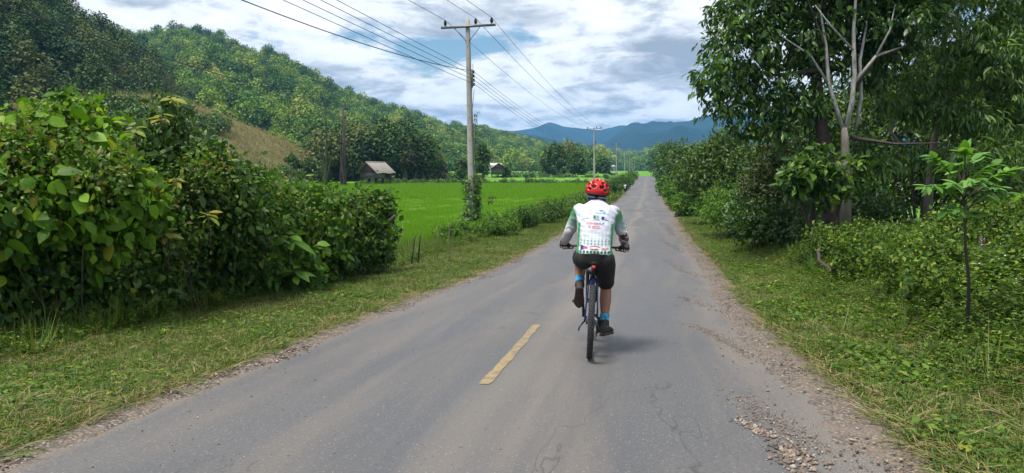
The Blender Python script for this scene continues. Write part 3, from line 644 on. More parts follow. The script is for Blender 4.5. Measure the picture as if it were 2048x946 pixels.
def proto_tree(name, mats, n, w, h, leaf, trunk=True, kind='round', g=rng):
    lumps = []
    for i in range(8):
        zf = (i + .5) / 8; a = i * 2.4 + g.random(); r = w * (.24 + .10 * math.sin(zf * math.pi)) * (.75 + .5 * g.random())
        off = w * .30 * math.sin(min(1, zf * 1.2 + .1) * math.pi) if kind == 'round' else w * .22 * (1 - zf)
        lumps.append(((math.cos(a) * off, math.sin(a) * off, h * (.30 + .62 * zf)), (r, r, r * .75)))
    pos, u, f = shell_points(lumps, n, .6, g); m = len(pos)
    ax = norm(norm(g.normal(size=(m, 3))) + u * .5 + np.array([0, 0, -.3])); nr = u + np.array([0, 0, .7]) + g.normal(size=(m, 3)) * .35
    L = leaf[0] + (leaf[1] - leaf[0]) * g.random(m); V, Fc = place(LEAF2, pos, ax, nr, L, L * .75); mi = np.zeros(len(Fc), int); T = [Fc]
    mb = MB(); mb.tube([(0, 0, -1.0), (g.normal() * .1, g.normal() * .1, h * .4), (g.normal() * .3, g.normal() * .3, h * .75)], [w * .05, w * .035, w * .015], 5); v2, f2 = mb.arrays()
    Fs = [Fc] + [q + len(V) for q in f2]; mi = np.concatenate([mi] + [np.ones(len(q), int) for q in f2])
    return mesh_from(name, np.concatenate([V, v2]), Fs, mats, mi)
M_bark = plain('grey_brown_bark', (.10, .075, .055), .9, var=.35, scale=9, bump=.6, stretch=(3, 3, .6))
M_barkpale = plain('pale_bark', (.16, .14, .11), .9, var=.3, scale=6, bump=.5, stretch=(3, 3, .6))
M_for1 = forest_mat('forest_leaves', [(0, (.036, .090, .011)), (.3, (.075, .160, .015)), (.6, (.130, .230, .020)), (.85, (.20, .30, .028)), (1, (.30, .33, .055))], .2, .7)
M_for2 = forest_mat('dark_shade_tinted_leaves', [(0, (.020, .050, .009)), (.35, (.036, .080, .013)), (.7, (.070, .120, .018)), (1, (.13, .14, .036))], .15, .7)  # dark woods; on the left hill these greens also carry a painted cloud shadow
pt1 = [proto_tree('wood_tree', [M_for1, M_barkpale], 650, 7 + 2 * i % 3, 8 + i % 4, (.5, 1.05)) for i in range(5)]
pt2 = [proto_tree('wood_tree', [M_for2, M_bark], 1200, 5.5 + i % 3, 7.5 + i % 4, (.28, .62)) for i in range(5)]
def thin(P, sep):
    """drop points that stand closer than sep"""
    P = P[rng.permutation(len(P))]; seen = set(); out = []
    for p in P:
        k = (int(p[0] // sep), int(p[1] // sep))
        if k in seen: continue
        seen.add(k); out.append(p)
    return np.array(out)
Pm = thin(mid.points(26000, .05, 1, 0.0, 1.06), 4.6); scatter('hillside_forest', Pm, pt1, .50 + .65 * rng.random(len(Pm)) ** 1.5, 'sunlit mixed forest covering the middle hill', 'forest')
Pl = thin(left.points(12000, .12, 1, 0.10, 1.08), 3.4); scatter('dark_hillside_forest', Pl, pt2, .60 + .55 * rng.random(len(Pl)), 'forest covering the steep left hill, cloud shadow put into its dark leaf colour', 'forest')
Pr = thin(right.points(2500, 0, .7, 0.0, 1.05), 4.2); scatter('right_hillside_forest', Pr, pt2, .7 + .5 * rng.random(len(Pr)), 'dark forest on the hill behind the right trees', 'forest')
Pf = thin(foot.points(3000, 0, 1, -.0, 1.0), 11.0); keep = np.array([fbm((p[0], p[1], 0), .012) > -.05 for p in Pf]); Pf = Pf[keep]; scatter('foothill_woods', Pf, pt1, .9 + .7 * rng.random(len(Pf)), 'far woods among pale fields on the foothills', 'woods')
# valley floor wood beyond the paddies
n = 900; yv = 300 + 420 * rng.random(n); k = -.28 + .75 * rng.random(n); ok = ~((k > .135) & (k < .20) & (yv < 520)); yv = yv[ok]; xv = k[ok] * yv; Pv = thin(np.stack([xv, yv, ground(xv, yv)], 1), 9.0)
scatter('valley_woods', Pv, pt1, .7 + .7 * rng.random(len(Pv)), 'belt of trees across the valley floor', 'woods')
# dark wood along the foot of the middle hill behind the hut
n = 500; yv = 112 + 60 * rng.random(n); xv = (-.265 + .15 * rng.random(n)) * yv - .3 * (yv - 112) * .1; Pd = thin(np.stack([xv, yv, ground(xv, yv)], 1), 3.6)
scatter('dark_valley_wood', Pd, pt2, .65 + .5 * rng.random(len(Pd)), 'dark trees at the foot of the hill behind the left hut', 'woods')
# dry maize on the slope
M_maize = leaf_mat('dry_maize', [(0, (.22, .18, .085)), (.4, (.34, .28, .14)), (.7, (.44, .38, .20)), (.78, (.26, .30, .10)), (1, (.14, .22, .05))], .25, .7, .15)
mz = [blades(16, .16, (.7, 1.7), .05, .35, M_maize, 'maize_stand') for _ in range(4)]
Pz = thin(spur.points(14000, .12, 1, 0.02, 1.03), .75); scatter('maize_stalks', Pz, mz, .35 + .4 * rng.random(len(Pz)), 'dry brown maize stalks on the hill slope', 'maize')

# ================================================================== poles, wires, huts
M_conc = plain('weathered_concrete', (.34, .325, .29), .9, var=.22, scale=5, bump=.5, stretch=(1, 1, .3))
M_galv = plain('dull_galvanised_steel', (.16, .16, .155), .6, .6, var=.2)
M_porc = plain('dark_brown_porcelain', (.028, .020, .018), .25, var=.2)
M_wire = plain('weathered_wire', (.05, .052, .056), .6, .3)
M_cable = plain('black_cable', (.012, .012, .013), .6)
LINE_DIR = math.atan2(86, 15.7) - math.pi / 2                     # turn of the line away from straight ahead
POLE_TOP = [(-1.05, .30), (.42, .30), (1.18, .30)]                # insulators along the crossarm, height over the arm
def insulator(c, parent):
    mb = MB(); prof = [(0, .018), (.05, .018), (.055, .07), (.10, .05), (.11, .085), (.15, .055), (.165, .085), (.21, .05), (.235, .06), (.28, .045), (.30, .02)]
    mb.rings([((c[0], c[1], c[2] + z), (1, 0, 0), (0, 1, 0), r, r) for z, r in prof]); return mb.part('insulator', M_porc, parent)
def make_pole(H):
    e = empty('utility_pole', (0, 0, 0)); e.rotation_euler.z = LINE_DIR
    mb = MB(); n = 10; z = np.linspace(-.6, H, n); V = []
    for q in z:
        w = (.165 - .075 * q / H); c = w * .35
        V += [(-w, -w + c, q), (-w + c, -w, q), (w - c, -w, q), (w, -w + c, q), (w, w - c, q), (w - c, w, q), (-w + c, w, q), (-w, w - c, q)]
    a = np.arange(8); b = (a + 1) % 8; Q = np.concatenate([np.stack([i * 8 + a, i * 8 + b, (i + 1) * 8 + b, (i + 1) * 8 + a], 1) for i in range(n - 1)])
    V.append((0, 0, H + .05)); T = np.stack([(n - 1) * 8 + a, (n - 1) * 8 + b, np.full(8, n * 8)], 1); mb.add(V, T=T, Q=Q); shaft = mb.part('shaft', M_conc, e, smooth=False)
    hb = MB()
    for q in np.arange(1.2, H - .8, .55): hb.tube([(0, -.30, q), (0, -(.165 - .075 * q / H) - .002, q)], .001, 6) if False else hb.box((.0, -(.165 - .075 * q / H) - .001, q), (.035, .006, .035))
    hb.part('bolt_hole', M_porc, shaft, smooth=False, kind='stuff')
    MB().box((.05, -.13, H - .32), (2.62, .09, .10)).part('crossarm', M_galv, e, smooth=False)
    for s in (-1, 1): MB().tube([(s * .07, -.10, H - 1.0), (s * .62, -.10, H - .36)], .018, 6).part('brace', M_galv, e)
    for (x, dz) in POLE_TOP: insulator((x, -.13, H - .27), e)
    MB().box((.16, -.02, H - 2.72), (.05, .05, .85)).part('wire_rack', M_galv, e, smooth=False)
    for k in range(4):
        mb = MB(); mb.rings([((.235, -.02, H - 2.42 - .19 * k + z), (1, 0, 0), (0, 1, 0), r, r) for z, r in [(-.07, .05), (-.05, .06), (-.02, .035), (.02, .035), (.05, .06), (.07, .05)]]); mb.part('spool_insulator', M_porc, e)
    return e
def copy_tree(o, parent=None):
    c = o.copy(); COL.objects.link(c); c.parent = parent
    for ch in list(o.children): copy_tree(ch, c)
    return c
POLES = [(945, 34.0, 8.86), (1188, 120, 9.15), (1231.5, 198, 9.4), (1248, 285, 9.4), (1257.5, 360, 9.4), (1262.5, 430, 9.4), (1267, 500, 9.4)]
PH = 9.6; pole0 = make_pole(PH); tops = []
plabels = ['tall concrete utility pole with crossarm nearest the camera, vines at its foot', 'second utility pole with crossarm, straight above the red helmet', 'third utility pole along the road, between the helmet pole and the far group',
           'leftmost thin pole of the far group of utility poles', 'second thin pole from the left in the far pole group', 'third thin pole from the left in the far pole group', 'rightmost thin pole of the far group of utility poles']
for i, (px, Y, zt) in enumerate(POLES):
    o = pole0 if i == 0 else copy_tree(pole0); x = (px - CXP) / F * Y / CP; o.location = (x, Y, zt - PH)
    if i == 0: o.rotation_euler.x = -.012; o.rotation_euler.y = -.022
    tag(o, plabels[i], 'utility pole', 'utility poles along the road'); tops.append(o)
bpy.context.view_layer.update()
def wire(pts, r, sag, mat, label, group=None, name='power_wire'):
    P = []
    for a, b, s in zip(pts[:-1], pts[1:], sag):
        a = np.array(a); b = np.array(b); n = 26; t = np.linspace(0, 1, n)[:, None]; q = a * (1 - t) + b * t; q[:, 2] -= (4 * s * t * (1 - t))[:, 0]; P.append(q if not P else q[1:])
    return MB().tube(np.concatenate(P), r, 5).part(name, mat, label=label, cat='wire', group=group)
def ptop(o, x, y, z): return np.array(o.matrix_world @ Vector((x, y, z)))
backp = lambda dx, z: np.array([-22.0 + dx, -48.0, z])
for k, (x, dz) in enumerate(POLE_TOP):
    lab = ['high wire on the left insulators of the pole crossarms', 'high wire on the middle insulators of the pole crossarms', 'high wire on the right insulators of the pole crossarms'][k]
    pts = [backp(x, 10.3)] + [ptop(o, x, -.13, PH + .02) for o in tops]; wire(pts, .011, [.9, .9, .9, .9, .8, .8, .8], M_wire, lab, 'high wires on the pole crossarms')
for k in range(4):
    lab = ['topmost', 'second', 'third', 'lowest'][k] + ' of the four lower wires on the spool rack of the poles'
    zz = PH - 2.42 - .19 * k; pts = [backp(-.1 - .1 * k, 9.6 - .22 * k)] + [ptop(o, .28, -.02, zz) for o in tops[:4]]; wire(pts, .010, [.5 + .05 * k, 1.2 + .06 * k, 1.0, 1.0], M_wire, lab, 'lower wires on the spool racks')
wire([at(300, -75, 16), ptop(pole0, -.02, -.2, PH - 2.35)], .016, [.30], M_cable, 'thick black service cable crossing the upper left sky to the near pole', name='service_cable')

# overgrown wooden pole that carries a cable over the hedge
M_vinebark = plain('dead_vine_bark', (.075, .055, .045), .95, var=.45, scale=14, bump=.8, stretch=(3, 3, .5))
b = np.array([(687 - CXP) / F * 95, 95, 0]); b[2] = gz(b[0], b[1]); top = at(686, 212, 95)
e = empty('overgrown_pole', b, 'dark pole wrapped in dead vines left of the hut', 'pole'); mb = MB(); mb.tube([np.zeros(3), (top - b) * .5 + np.array([.15, 0, 0]), top - b], [.30, .25, .13], 9); mb.part('shaft', M_vinebark, e)
mb = MB()
for k in range(16):
    t = np.linspace(.02, .55 + .4 * rng.random(), 26); a = rng.random() * 6.3 + t * (4 + 6 * rng.random()) * rng.choice([-1, 1]); P = (top - b)[None] * t[:, None] + np.stack([np.cos(a), np.sin(a), 0 * a], 1) * (.42 - .24 * t)[:, None] * (.8 + .3 * rng.random()); mb.tube(P, .055 * (1.1 - t), 5)
mb.part('vine', M_vinebark, e)
wire([at(-260, -78, 26), top], .032, [.5], M_cable, 'long black cable running down from the top left corner to the overgrown pole', name='overhead_cable')

# huts on stilts in the paddy
M_roofw = plain('sun_bleached_tin_roof', (.33, .29, .255), .75, var=.25, scale=2.2, bump=.3, stretch=(1, 6, 1)); M_wallb = plain('grey_woven_bamboo', (.15, .135, .125), .9, var=.35, scale=16, bump=.8, stretch=(1, 1, 2.5))
M_redw = plain('red_brown_board', (.13, .065, .055), .85, var=.3, scale=7); M_post = plain('dark_timber', (.05, .038, .03), .9, var=.3)
def hut(px, Y, W, Lg, hs, hw, hr, rot, label, porch):
    x = (px - CXP) / F * Y; e = empty('stilt_hut', (x, Y, gz(x, Y)), label, 'hut'); e.rotation_euler.z = rot
    MB().box((0, 0, hs - .05), (W + .1, Lg + .1, .12)).part('floor', M_post, e, smooth=False)
    for sx in (-1, 0, 1):
        for sy in (-1, 0, 1): MB().tube([(sx * W * .45, sy * Lg * .45, -.4), (sx * W * .45 + .03 * rng.normal(), sy * Lg * .45, hs - .1)], [.09, .075], 7).part('stilt', M_post, e)
    y0 = -Lg / 2; MB().box((0, y0 + .04, hs + hw / 2), (W, .06, hw)).part('wall', M_wallb, e, smooth=False)
    for s in (-1, 1):
        MB().box((s * (W / 2 - .03), .0 if s < 0 or not porch else -Lg * .22, hs + hw / 2), (.06, (Lg if s < 0 or not porch else Lg * .52) - .1, hw)).part('wall', M_wallb, e, smooth=False)
    MB().box((0, -y0 - .04, hs + hw / 2), (W, .06, hw)).part('wall', M_wallb, e, smooth=False)
    if porch:
        MB().box((W / 2 - .5, Lg * .14, hs + hw / 2), (.06, Lg * .34, hw)).part('door', M_redw, e, smooth=False); MB().tube([(W * .47, Lg * .38, hs), (W * .47, Lg * .38, hs + hw)], .06, 7).part('porch_post', M_post, e)
    for yy in (y0 + .02, -y0 - .02):
        V = [(-W / 2, yy - .03, hs + hw), (W / 2, yy - .03, hs + hw), (0, yy - .03, hs + hw + hr - .05), (-W / 2, yy + .03, hs + hw), (W / 2, yy + .03, hs + hw), (0, yy + .03, hs + hw + hr - .05)]
        MB().add(V, T=[(0, 1, 2), (3, 5, 4)], Q=[(0, 3, 4, 1), (1, 4, 5, 2), (2, 5, 3, 0)]).part('gable_panel', M_wallb, e, smooth=False)
    MB().box((0, y0 - .06, hs + hw + .02), (W + .5, .05, .20)).part('eave_board', M_redw, e, smooth=False)
    ov = .55; ro = .38; n = 26
    for s in (-1, 1):                                                  # corrugated sheets, ribs run down the slope
        V = []; yy = np.linspace(y0 - ov, -y0 + ov, 2 * n + 1); drop = hr / (W / 2)
        for k, q in enumerate(yy):
            dz = .022 * (1 if k % 2 else -1)
            for (t, th) in ((0, 0), (1, 0), (1, -.05), (0, -.05)):
                xx = s * t * (W / 2 + ro); V.append((xx, q, hs + hw + hr + .06 - abs(xx) * drop + dz + th - (.05 * math.sin(q * 2.1) if t else 0)))
        Q = []
        for k in range(2 * n): a = 4 * k; Q += [(a, a + 1, a + 5, a + 4), (a + 1, a + 2, a + 6, a + 5), (a + 2, a + 3, a + 7, a + 6)]
        MB().add(V, Q=Q).part('roof_sheet', M_roofw, e, smooth=False)
    MB().tube([(0, y0 - ov, hs + hw + hr + .07), (0, -y0 + ov, hs + hw + hr + .07)], .07, 7).part('ridge_cap', M_roofw, e)
    for s in (-1, 1): MB().tube([(0, y0 - ov + .03, hs + hw + hr), (s * (W / 2 + ro), y0 - ov + .03, hs + hw + hr - (W / 2 + ro) * hr / (W / 2))], .045, 6).part('barge_board', M_redw, e)
    return e
hut(753, 100, 2.8, 3.6, 1.15, .95, 1.2, -.42, 'stilt hut with pale tin roof and red gable trim, left of the near pole', True)
hut(997, 150, 3.0, 3.2, 1.05, 1.25, 1.0, .06, 'small stilt hut with dark gable, right of the near pole', False)
M_whitew = plain('whitewashed_wall', (.62, .60, .56), .8); M_tin = plain('pale_tin_roof', (.55, .56, .58), .5, var=.1)
def house(px, Y, W, h, label, rot=0.0):
    x = (px - CXP) / F * Y; e = empty('village_house', (x, Y, gz(x, Y)), label, 'house'); e.rotation_euler.z = rot
    MB().box((0, 0, h / 2), (W, W * .7, h)).part('wall', M_whitew, e, smooth=False)
    V = [(-W * .6, -W * .45, h), (W * .6, -W * .45, h), (W * .6, W * .45, h), (-W * .6, W * .45, h), (-W * .6, 0, h + W * .22), (W * .6, 0, h + W * .22)]
    MB().add(V, T=[(0, 4, 3), (1, 2, 5)], Q=[(0, 1, 5, 4), (2, 3, 4, 5), (0, 3, 2, 1)]).part('roof', M_tin, e, smooth=False)
    for k in (-1, 1): MB().box((k * W * .25, -W * .35 - .02, h * .55), (W * .14, .06, h * .4)).part('window', M_post, e, smooth=False)
house(866, 255, 6, 2.6, 'far white roofed house left of the near pole', .3); house(1141, 320, 6, 2.4, 'far white house left of the helmet pole', -.2); house(1216, 330, 5, 2.2, 'far white house just right of the helmet pole', .2)
house(985, 280, 6, 2.6, 'far pale house behind the small dark gabled hut', .1)

# ================================================================== trees that stand on their own
M_tdark = leaf_mat('dark_tree_leaves', [(0, (.024, .058, .009)), (.5, (.052, .108, .014)), (1, (.11, .18, .022))], .25)
M_tmid = leaf_mat('green_tree_leaves', [(0, (.026, .068, .012)), (.5, (.05, .115, .018)), (1, (.095, .17, .03))], .25)
M_tyel = leaf_mat('yellowish_tree_leaves', [(0, (.06, .09, .018)), (.5, (.14, .17, .03)), (1, (.30, .28, .06))], .25)
M_tred = leaf_mat('brownish_tree_leaves', [(0, (.05, .04, .02)), (.5, (.085, .062, .030)), (1, (.10, .10, .035))], .2)
T = simple_tree; G1 = 'trees standing in the valley'
T('valley_tree', 'large dark tree left of the helmet pole at the paddy edge', 1108, 172, 8.0, 7.2, M_tdark, M_bark, group=G1, n=900, leaf=(.4, .7), trunk_frac=.08)
T('valley_tree', 'round dark tree just left of the helmet pole', 1154, 182, 6.0, 5.2, M_tdark, M_bark, group=G1, n=600, leaf=(.4, .7), trunk_frac=.12)
T('valley_tree', 'yellow crowned tree behind the large dark valley tree', 1135, 230, 10.0, 9.0, M_tyel, M_bark, group=G1, n=600, leaf=(.5, .9), trunk_frac=.15)
T('valley_tree', 'bushy tree right of the helmet pole among far houses', 1204, 215, 5.2, 5.0, M_tdark, M_bark, group=G1, n=420, leaf=(.5, .8), trunk_frac=.15)
T('valley_tree', 'slim brownish tree right of the tin roofed hut', 829, 112, 6.0, 3.6, M_tred, M_bark, group=G1, n=380, leaf=(.25, .4), trunk_frac=.35)
T('valley_tree', 'sparse brownish tree, second to the right of the tin roofed hut', 842, 114, 5.0, 3.0, M_tred, M_bark, group=G1, n=220, leaf=(.25, .4), trunk_frac=.35)
T('valley_tree', 'small twiggy tree midway between the hut and the near pole', 880, 118, 4.0, 3.6, M_tred, M_bark, group=G1, n=300, leaf=(.25, .4), trunk_frac=.12)
T('valley_tree', 'narrow dark tree just left of the near pole', 925, 125, 4.2, 2.8, M_tdark, M_bark, group=G1, n=300, leaf=(.3, .5), trunk_frac=.08)
T('valley_tree', 'thin leafy tree just right of the near pole', 966, 128, 7.0, 3.2, M_tdark, M_bark, group=G1, n=420, leaf=(.3, .5), trunk_frac=.2)
T('valley_tree', 'bush tree beside the small dark gabled hut', 1014, 149, 2.4, 2.2, M_tmid, M_bark, group=G1, n=160, leaf=(.25, .4), trunk_frac=.1)
T('slope_tree', 'dark round tree on the lower edge of the maize slope', 586, 104, 4.4, 4.0, M_tdark, M_bark, group=G1, n=500, leaf=(.3, .5), trunk_frac=.05)
T('slope_tree', 'dark tree right of the round tree below the maize slope', 622, 106, 3.6, 4.4, M_tdark, M_bark, group=G1, n=450, leaf=(.3, .5), trunk_frac=.05)
for i, (px, Y, h, w, mt) in enumerate([(1326, 150, 8.0, 5, M_tmid), (1342, 120, 7.5, 5, M_tdark), (1334, 190, 9.5, 6, M_tdark), (1352, 88, 5.6, 4.4, M_tmid), (1318, 215, 7, 6, M_tmid), (1372, 70, 4.6, 4, M_tdark)]):
    T('roadside_tree', ['leafy tree second in line at the far right bend', 'dark tree midway along the right roadside', 'tall dark tree at the far right bend of the road', 'pale green roadside tree before the far bend', 'low tree at the very end of the road', 'dark bushy roadside tree behind the right hand thicket'][i], px, Y, h, w, mt, M_bark, group='trees lining the right of the road', n=520, leaf=(.28, .5), trunk_frac=.06)
# hedgerow bushes along the paddies far off
hb = np.array([(780, 108), (800, 116), (850, 122), (905, 130), (940, 134), (1035, 152), (1060, 156), (1085, 160), (1090, 205), (1170, 210), (1120, 162), (1010, 205), (950, 205), (870, 160)], float)
sb = [proto_tree('bush_kind', [M_tmid, M_bark], 260, 3.4, 2.2, (.3, .6)) for _ in range(3)] + [proto_tree('bush_kind', [M_tdark, M_bark], 260, 3.0, 2.6, (.3, .6)) for _ in range(2)]
hbl = ['first bush right of the tin roofed hut', 'second bush right of the tin roofed hut', 'bush at the foot of the brownish trees', 'bush between the twiggy tree and the narrow dark tree', 'bush straight behind the near pole',
       'bush just right of the small gabled hut', 'second bush right of the small gabled hut', 'bush below the left side of the large dark valley tree', 'bush on the far bank left of the large dark valley tree', 'bush on the far bank behind the helmet pole',
       'bush below the right side of the large dark valley tree', 'bush on the far bank behind the small gabled hut', 'bush on the far bank behind the near pole', 'bush on the far bank behind the twiggy tree']
for i, (px, Y) in enumerate(hb):
    x = (px - CXP) / F * Y; o = put('field_bush', sb[i % 5], loc=(x, Y, gz(x, Y) - .4), label='low round ' + hbl[i], cat='bush', group='bushes along the paddy banks'); s = .55 + .4 * rng.random(); o.scale = (s * 1.2, s, s); o.rotation_euler.z = i * 1.7
n = 700; yv = np.concatenate([104 + 2.5 * rng.random(n // 3), 150 + 8 * rng.random(n // 3), 213 + 14 * rng.random(n // 3)]); xv = (-.22 + .37 * rng.random(len(yv))) * yv; ok = xv < road_x(yv) - 5
Pb = np.stack([xv, yv, ground(xv, yv) - .3], 1)[ok]; scatter('bank_scrub', Pb, sb, .22 + .3 * rng.random(len(Pb)) ** 2, 'low green scrub along the paddy banks', 'scrub')
# scrub between hedge and hills
n = 2600; yv = 22 + 60 * rng.random(n) ** .8; xv = (-1.0 + .78 * rng.random(n)) * yv; Ps = thin(np.stack([xv, yv, ground(xv, yv) - .3], 1), 1.5)
Ps = Ps[(Ps[:, 0] / Ps[:, 1] < -.29)]; scatter('hillfoot_scrub', Ps, sb, .3 + .35 * rng.random(len(Ps)), 'tangled green scrub between the hedge and the hills', 'scrub')
P2 = spur.points(260, 0, .55, 0, .9); scatter('slope_scrub', P2, sb, .3 + .5 * rng.random(len(P2)), 'bushes growing over the left of the maize slope', 'scrub')
P2 = thin(spur.points(900, .60, 1, 0, .35), 1.6); scatter('slope_foot_scrub', P2, sb, .3 + .3 * rng.random(len(P2)), 'green bushes along the foot of the maize slope', 'scrub')

# ================================================================== hedge on the left
M_grass = leaf_mat('verge_grass', [(0, (.036, .078, .012)), (.4, (.072, .14, .017)), (.8, (.13, .19, .027)), (.93, (.20, .19, .055)), (1, (.25, .20, .08))], .3, .5, .3)
M_straw = leaf_mat('cut_straw', [(0, (.12, .092, .042)), (.5, (.25, .20, .09)), (.8, (.34, .28, .15)), (1, (.13, .15, .035))], .15, .7, .2)
M_weed = leaf_mat('verge_weed', [(0, (.028, .066, .010)), (.45, (.060, .125, .014)), (.85, (.13, .22, .022)), (1, (.25, .27, .04))], .30, .5, .25)
M_vine = leaf_mat('lime_vine_leaves', [(0, (.040, .105, .010)), (.35, (.085, .195, .014)), (.7, (.16, .31, .020)), (.93, (.24, .38, .030)), (1, (.34, .34, .045))], .38, .5, .25)
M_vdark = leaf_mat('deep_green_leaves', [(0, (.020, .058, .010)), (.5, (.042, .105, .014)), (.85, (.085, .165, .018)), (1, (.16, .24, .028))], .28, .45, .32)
M_tip = leaf_mat('yellow_green_young_leaves', [(0, (.14, .22, .025)), (.5, (.26, .29, .045)), (1, (.36, .27, .06))], .4, .45, .4)
M_low = leaf_mat('mid_green_leaves', [(0, (.034, .090, .012)), (.5, (.070, .165, .017)), (.9, (.13, .25, .024)), (1, (.22, .30, .04))], .32, .5, .28)
M_stem = plain('brown_stem', (.07, .055, .035), .85, var=.3)
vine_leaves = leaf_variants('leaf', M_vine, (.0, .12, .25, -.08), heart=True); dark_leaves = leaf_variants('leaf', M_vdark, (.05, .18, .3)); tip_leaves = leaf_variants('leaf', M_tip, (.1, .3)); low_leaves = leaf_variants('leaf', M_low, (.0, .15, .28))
def LP(*rows): return [(at(x, y, Y), (r, r * .85, r * .95)) for (x, y, Y, r) in rows]
GH = 'bushes of the overgrown hedge left of the road'
bush('vine_bush', 'tall bush of large lime green leaves at the left edge of the hedge', 'bush',
     LP((40, 400, 8.4, .72), (150, 300, 8.8, .50), (150, 240, 9.0, .28), (20, 320, 8.4, .55), (225, 395, 8.9, .55), (-70, 400, 8, .8), (110, 385, 8.3, .5), (200, 262, 9.1, .16), (100, 275, 8.9, .20), (255, 400, 9.2, .3), (150, 208, 9.0, .14), (75, 250, 8.8, .15), (15, 440, 8.3, .45), (185, 455, 8.7, .4)),
     M_vine, n=2700, per=6, leaf=(.04, .22), aspect=.70, twig=.42, leafobj=300, leafmesh=vine_leaves, droop=.55, inner=.35, stem_mat=M_stem, stem_r=.012, group=GH, flatten=.5)
bush('shade_toned_undergrowth', 'dark green undergrowth below the lime green bush at the left, shade put into its leaf colour', 'bush',
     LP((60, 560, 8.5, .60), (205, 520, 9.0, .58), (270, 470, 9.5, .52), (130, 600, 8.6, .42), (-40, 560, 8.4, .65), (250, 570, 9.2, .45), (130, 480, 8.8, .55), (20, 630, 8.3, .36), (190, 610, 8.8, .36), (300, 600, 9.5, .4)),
     M_vdark, n=2300, per=6, leaf=(.04, .18), aspect=.62, twig=.40, leafobj=160, leafmesh=dark_leaves, droop=.6, inner=.35, stem_mat=M_stem, stem_r=.012, group=GH, flatten=.5)  # shade of the lower hedge put into a deeper leaf green, partly another species
bush('yellow_tipped_bush', 'pointed dark bush with yellow young shoots in the middle of the hedge', 'bush',
     LP((322, 268, 10.3, .36), (335, 228, 10.4, .17), (375, 335, 10.4, .60), (430, 410, 10.7, .70), (330, 415, 10.2, .65), (420, 520, 11.2, .65), (470, 375, 11.0, .45), (508, 345, 11.4, .24), (335, 530, 10.6, .62), (305, 345, 10.1, .36), (480, 470, 11.4, .6), (290, 560, 10.3, .55), (390, 580, 10.9, .5), (362, 272, 10.5, .24), (290, 300, 10.1, .15), (345, 200, 10.4, .10), (410, 305, 10.7, .18)),
     M_vdark, n=2900, per=6, leaf=(.045, .18), aspect=.52, twig=.38, leafobj=280, leafmesh=dark_leaves, droop=.65, inner=.35, stem_mat=M_stem, stem_r=.012, group=GH, flatten=.5)
bush('hedge_bush', 'lower broad bush between the pointed bush and the hedge end', 'bush',
     LP((560, 435, 12.7, .58), (620, 425, 13.3, .5), (560, 500, 13, .56), (640, 490, 13.4, .52), (525, 405, 12.3, .5), (650, 405, 13.8, .36), (590, 395, 13, .35), (600, 540, 12.2, .45), (505, 520, 11.6, .55), (520, 450, 11.8, .5)),
     M_low, n=2000, per=6, leaf=(.045, .19), aspect=.62, twig=.35, leafobj=240, leafmesh=low_leaves, droop=.5, inner=.35, stem_mat=M_stem, stem_r=.012, group=GH, flatten=.6)
bush('hedge_end_bush', 'dark trailing bush at the right end of the hedge beside the paddy', 'bush',
     LP((715, 445, 15, .55), (755, 415, 15.5, .33), (742, 490, 15, .48), (690, 485, 14.5, .52), (768, 455, 15.5, .30), (680, 425, 14.6, .42), (770, 395, 15.6, .18), (725, 400, 15.2, .25), (660, 520, 13.8, .4)),
     M_vdark, n=1400, per=6, leaf=(.045, .18), aspect=.62, twig=.33, leafobj=200, leafmesh=dark_leaves, droop=.5, inner=.3, stem_mat=M_stem, stem_r=.012, group=GH, flatten=.6)
GS = 'climbers on the hedge'
M_mix = leaf_mat('mixed_climber_leaves', [(0, (.05, .12, .015)), (.55, (.11, .22, .025)), (.8, (.19, .27, .035)), (.92, (.25, .19, .06)), (1, (.20, .13, .07))], .35, .5, .35)
for lab_, rows_, n_ in [('small leaved climber over the top of the lime green bush', ((60, 300, 8.2, .4), (190, 340, 8.4, .42), (120, 250, 8.8, .3), (10, 400, 7.9, .4), (215, 350, 9.0, .25)), 900), ('small leaved climber trailing down the middle of the hedge', ((300, 430, 9.5, .45), (350, 480, 9.8, .4), (280, 380, 9.4, .3), (400, 350, 10, .35), (240, 520, 8.9, .4), (460, 400, 10.6, .35)), 950), ('small leaved climber over the low end of the hedge', ((600, 440, 12.6, .4), (670, 440, 14, .4), (540, 400, 12, .35), (720, 420, 14.8, .35), (520, 480, 11.4, .4), (640, 395, 13.6, .25)), 900)]:
    bush('hedge_climber', lab_, 'climber', LP(*rows_), M_mix, n=n_, per=7, leaf=(.03, .095), aspect=.6, twig=.45, tpl=LEAF8, droop=.5, inner=.2, stem_mat=M_stem, group=GS, stem_r=.008, flatten=.6)
def shoots(name, label, spots, leaf, mat_mesh, per=7, cat='plant', parent_group=None):
    """small leafy shoots on one stem each; every leaf a part"""
    for i, (x, y, Y, s) in enumerate(spots):
        c = at(x, y, Y); e = empty(name, c, label[i] if isinstance(label, list) else label, cat, parent_group)
        MB().tube([(0, .05, -.5 * s), (.02, 0, -.2 * s), (0, 0, 0)], [.012, .009, .005], 6).part('stem', M_stem, e)
        a = np.arange(per) * 2.4 + rng.random(); ax = norm(np.stack([np.cos(a), np.sin(a) - .2, .15 - .5 * rng.random(per)], 1)); nr = np.tile([0, -.35, 1.0], (per, 1)) + rng.normal(size=(per, 3)) * .2
        pos = c + np.stack([0 * a, 0 * a, -.10 * s * (np.arange(per) / per)], 1) + ax * .02; L = leaf * s * (.75 + .5 * rng.random(per))
        leaf_objects(e, (pos, ax, nr, L, L * .42), c, mat_mesh)
